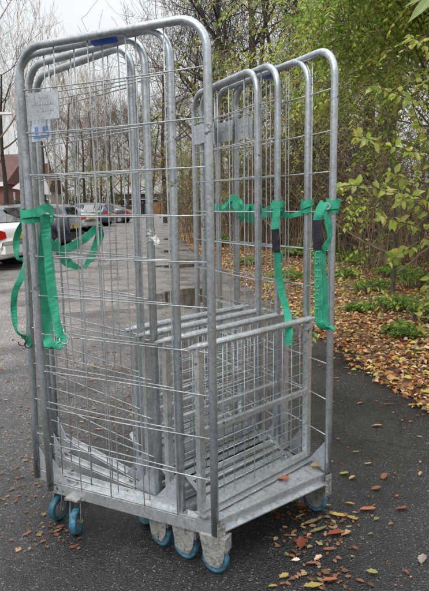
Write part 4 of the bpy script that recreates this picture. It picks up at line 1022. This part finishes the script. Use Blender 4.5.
# ------------------------------------------------------------------ buildings
def house(px0, px1, Y, eave, ridge, depth, label, pale=False, rz=0):
    x0, x1 = W(px0, 204, Y).x, W(px1, 204, Y).x; w = x1 - x0; root = empty('brick_house', ((x0 + x1) / 2, Y, 0), rz); tag(root, label, 'house')
    g = MB(); g.box((0, depth / 2, eave / 2), (w, depth, eave)); wl = part(g, 'wall', 'render_pale' if pale else 'brick', root)
    g = MB(); o_ = .35
    v_ = [Vector((-w / 2 - o_, -o_, eave - .1)), Vector((w / 2 + o_, -o_, eave - .1)), Vector((w / 2 + o_, depth + o_, eave - .1)), Vector((-w / 2 - o_, depth + o_, eave - .1)), Vector((-w / 2 - o_, depth / 2, ridge)), Vector((w / 2 + o_, depth / 2, ridge))]
    g.add(v_, [(0, 1, 5, 4), (2, 3, 4, 5), (0, 4, 3), (1, 2, 5), (0, 3, 2, 1)]); rf = part(g, 'roof', 'roof_tile', root)
    g = MB(); g.box((-w * .3, depth / 2, ridge + .1), (.7, .7, 1.4)); ch = part(g, 'chimney', 'brick', rf)
    g = MB(); g.box((0, -o_ - .03, eave - .12), (w + 2 * o_, .06, .3)); part(g, 'fascia', 'white_paint', root)
    n_ = max(2, int(w / 2.6))
    for i in range(n_):
        x = -w / 2 + w * (i + .5) / n_
        g = MB(); g.box((x, -.02, 1.5), (1.3, .1, 1.15)); f = part(g, 'window', 'white_paint', root)
        g = MB()
        for q in (-1, 1): g.box((x + q * .31, -.075, 1.5), (.55, .02, .98))
        part(g, 'pane', 'window_glass', f)
    g = MB(); g.box((w * .36, -.03, 1.0), (.95, .1, 2.0)); part(g, 'door', 'dark_cladding', root)
    return root
house(-90, 4, 40, 3.0, 5.3, 9, 'red brick house with tiled roof at the left edge of the photo')
house(37, 47, 58, 3.0, 5.0, 6, 'smaller house with pale walls and red roof behind the left rear cage post', pale=True)
# white gabled canopy between the houses
root = empty('gabled_canopy', (W(27, 204, 37).x, 37, 0)); tag(root, 'white pointed canopy beside the brick house at the left edge', 'canopy')
g = MB(); hw_ = .9; g.prism([Vector((-hw_, 0, 2.5)), Vector((hw_, 0, 2.1)), Vector((hw_ * .5, 0, 3.5)), Vector((.1, 0, 3.2))], (0, 2.5, 0)); part(g, 'roof', 'white_paint', root)
for x in (-.8, .75): 
    for y in (.1, 2.4): g = MB(); g.tube([(x, y, 0), (x, y, 2.25)], .06, 8); part(g, 'leg', 'lamp_metal', root)
x0, x1 = W(116, 204, 84).x, W(171, 204, 84).x
root = empty('flat_roofed_building', ((x0 + x1) / 2, 84, 0)); tag(root, 'low dark flat roofed building closing the end of the road', 'building'); w = x1 - x0
g = MB(); g.box((0, 4, 1.5), (w, 8, 3.0)); part(g, 'wall', 'dark_cladding', root)
g = MB(); g.box((0, 3.9, 3.12), (w + .6, 8.8, .24)); part(g, 'roof', 'lamp_metal', root)
for i in range(5):
    x = -w / 2 + w * (i + .5) / 5; g = MB(); g.box((x, -.03, 1.8), (1.4, .1, .9)); f = part(g, 'window', 'white_paint', root); g = MB(); g.box((x, -.09, 1.8), (1.25, .02, .75)); part(g, 'pane', 'window_glass', f)
x0, x1 = W(152, 204, 72).x, W(173, 204, 72).x
root = empty('wooden_fence', ((x0 + x1) / 2, 72, 0)); tag(root, 'tan wooden board fence at the end of the road', 'fence'); w = x1 - x0
g = MB(); n_ = 16
for i in range(n_): g.box((-w / 2 + w * (i + .5) / n_, 0, .85), (w / n_ * .9, .03, 1.7 + .03 * math.sin(i * 5)))
part(g, 'boards', 'wood_fence', root)
for i in range(4): g = MB(); g.box((-w / 2 + w * i / 3, .06, .9), (.1, .1, 1.8)); part(g, 'post', 'wood_fence', root)
# low hedge behind the cars
def hedge(px0, px1, Y, h, label, seed, cols):
    x0, x1 = W(px0, 204, Y).x, W(px1, 204, Y).x; r_ = random.Random(seed); root = empty('hedge', ((x0 + x1) / 2, Y, 0)); tag(root, label, 'hedge'); g = MB(); lb = MB()
    for _ in range(260):
        x = r_.uniform(x0, x1) - root.location.x; hh = h * r_.uniform(.5, 1.1); g.tube([(x, r_.uniform(-.5, .5), 0), (x + r_.uniform(-.3, .3), r_.uniform(-.5, .5), hh * .6), (x + r_.uniform(-.5, .5), r_.uniform(-.6, .6), hh)], [.03, .02, .01], 3, cap=False)
    for _ in range(5000):
        x = r_.uniform(x0, x1) - root.location.x; zz = h * r_.random() * (1 + .25 * math.sin(x * 1.3)); dd = rdir(r_, 1.5).normalized(); s_ = r_.uniform(.10, .2)
        lb.leaf2(Vector((x, r_.gauss(0, .4), zz)), dd, dd.orthogonal().normalized(), s_, s_ * .6, jit(r_.choice(cols), r_, .35))
    part(g, 'stems', 'twig', root); part(lb, 'foliage', 'leaf', root)
hedge(-40, 60, 34, 1.5, 'dark hedge behind the parked cars at the left', 1, DRK + [(.08, .07, .03)])
hedge(60, 120, 66, 3.2, 'scruffy brown green hedge behind the silver and blue cars', 2, DRK + YEL + [(.12, .09, .05)])
hedge(166, 190, 74, 3.0, 'green hedge right of the wooden fence', 3, GRN + YEL)
# street lamp whose arm enters at the left edge
p = W(12, 114, 20); bx = p.x - 2.0
root = empty('street_lamp', (bx, 20, 0)); tag(root, 'pale street lamp whose horizontal arm enters at the left edge', 'street lamp')
g = MB(); g.tube([(0, 0, 0), (0, 0, p.z)], [.07, .05], 10); part(g, 'pole', 'lamp_metal', root)
g = MB(); g.tube([(0, 0, p.z - .06), (.3, 0, p.z), (1.6, 0, p.z + .02)], .025, 8); part(g, 'arm', 'lamp_metal', root)
g = MB(); g.box((1.8, 0, p.z + .02), (.45, .2, .08)); part(g, 'lamp_head', 'white_paint', root)

# ------------------------------------------------------------------ person far down the road
def person():
    p = W(142.5, 204, 66); root_loc = Vector((p.x, 66, 0)); s_ = 1.0
    V = [(0, 0, .95), (0, 0, 1.15), (0, 0, 1.42), (0, 0, 1.52), (0, -.01, 1.66), (-.09, 0, .90), (-.10, -.08, .50), (-.10, -.02, .08), (-.10, -.14, .03), (.09, 0, .90), (.10, .10, .50), (.11, .16, .10), (.11, .05, .03), (-.19, 0, 1.40), (-.24, .02, 1.12), (-.22, -.1, .88), (.19, 0, 1.40), (.24, .02, 1.12), (.22, -.1, .88)]
    E_ = [(0, 1), (1, 2), (2, 3), (3, 4), (0, 5), (5, 6), (6, 7), (7, 8), (0, 9), (9, 10), (10, 11), (11, 12), (2, 13), (13, 14), (14, 15), (2, 16), (16, 17), (17, 18)]
    RD = [.14, .14, .16, .055, .10, .095, .065, .04, .035, .095, .065, .04, .035, .06, .045, .03, .06, .045, .03]
    me = bpy.data.meshes.new('person'); me.from_pydata(V, E_, []); o = bpy.data.objects.new('person', me); C.objects.link(o)
    o.modifiers.new('skin', 'SKIN'); sv = me.skin_vertices[0].data
    for i, r_ in enumerate(RD): sv[i].radius = (r_, r_ * .75 if i < 3 else r_)
    sv[0].use_root = True; sb = o.modifiers.new('sub', 'SUBSURF'); sb.levels = sb.render_levels = 1
    me.materials.append(MATS['cloth_dark']); o.location = root_loc
    tag(o, 'distant person in dark clothes walking at the end of the road', 'person')
    g = MB(); g.lathe(Vector((0, 0, 1.70)), UPZ, [(-.05, .095), (.0, .112), (.06, .09), (.09, .01), (.06, .01), (-.04, .01)], 14); part(g, 'hair', 'hair', o, True)
    g = MB(); g.lathe(Vector((0, -.03, 1.62)), UPZ, [(-.09, .02), (-.05, .07), (.03, .085), (.07, .06), (.07, .01), (-.09, .01)], 14); part(g, 'face', 'skin', o, True)
person()

# ------------------------------------------------------------------ light
wd = bpy.data.worlds.new('World'); sc.world = wd; wd.use_nodes = True; nt = wd.node_tree
bg = nt.nodes['Background']; sky = nt.nodes.new('ShaderNodeTexSky'); sky.sky_type = 'NISHITA'; sky.sun_disc = False
EL, AZ = math.radians(42), math.radians(215)
sky.sun_elevation = EL; sky.sun_rotation = AZ; sky.air_density = 1.5; sky.dust_density = 3
tc = nt.nodes.new('ShaderNodeTexCoord'); mp = nt.nodes.new('ShaderNodeMapping'); mp.inputs['Scale'].default_value = (1, 1, 3)
nz = nt.nodes.new('ShaderNodeTexNoise'); nz.inputs['Scale'].default_value = 1.6; nz.inputs['Detail'].default_value = 5
nt.links.new(tc.outputs['Generated'], mp.inputs[0]); nt.links.new(mp.outputs[0], nz.inputs['Vector'])
cr_ = nt.nodes.new('ShaderNodeValToRGB'); e = cr_.color_ramp.elements
e[0].position = .35; e[0].color = (.62, .64, .67, 1); e[1].position = .65; e[1].color = (.73, .74, .75, 1)
nt.links.new(nz.outputs['Fac'], cr_.inputs[0])
sc10 = nt.nodes.new('ShaderNodeVectorMath'); sc10.operation = 'SCALE'; sc10.inputs['Scale'].default_value = 10
nt.links.new(cr_.outputs[0], sc10.inputs[0])
mx = nt.nodes.new('ShaderNodeMix'); mx.data_type = 'RGBA'; mx.inputs[0].default_value = .93
nt.links.new(sky.outputs[0], mx.inputs[6]); nt.links.new(sc10.outputs[0], mx.inputs[7])
sxyz = nt.nodes.new('ShaderNodeSeparateXYZ'); nt.links.new(tc.outputs['Generated'], sxyz.inputs[0])
zm = nt.nodes.new('ShaderNodeMath'); zm.operation = 'MULTIPLY_ADD'; zm.inputs[1].default_value = 2.8; zm.inputs[2].default_value = .87; zm.use_clamp = False
zx = nt.nodes.new('ShaderNodeMath'); zx.operation = 'MAXIMUM'; zx.inputs[1].default_value = 0; nt.links.new(sxyz.outputs[2], zx.inputs[0]); zp = nt.nodes.new('ShaderNodeMath'); zp.operation = 'POWER'; zp.inputs[1].default_value = 2; nt.links.new(zx.outputs[0], zp.inputs[0]); nt.links.new(zp.outputs[0], zm.inputs[0])
vs_ = nt.nodes.new('ShaderNodeVectorMath'); vs_.operation = 'SCALE'; nt.links.new(mx.outputs[2], vs_.inputs[0]); nt.links.new(zm.outputs[0], vs_.inputs['Scale'])
nt.links.new(vs_.outputs[0], bg.inputs[0]); bg.inputs[1].default_value = .1
sl = bpy.data.lights.new('sun', 'SUN'); sl.energy = 1.1; sl.angle = math.radians(25); sl.color = (1, .97, .92)
so = bpy.data.objects.new('sun', sl); C.objects.link(so)
# blender sky: rotation measured clockwise from +Y
sd = Vector((math.sin(AZ) * math.cos(EL), math.cos(AZ) * math.cos(EL), math.sin(EL)))
so.rotation_euler = sd.to_track_quat('Z', 'Y').to_euler()
sc.view_settings.view_transform = 'Standard'; sc.view_settings.look = 'None'; sc.view_settings.gamma = 1
sc.view_settings.use_curve_mapping = False; sc.view_settings.exposure = 0.3
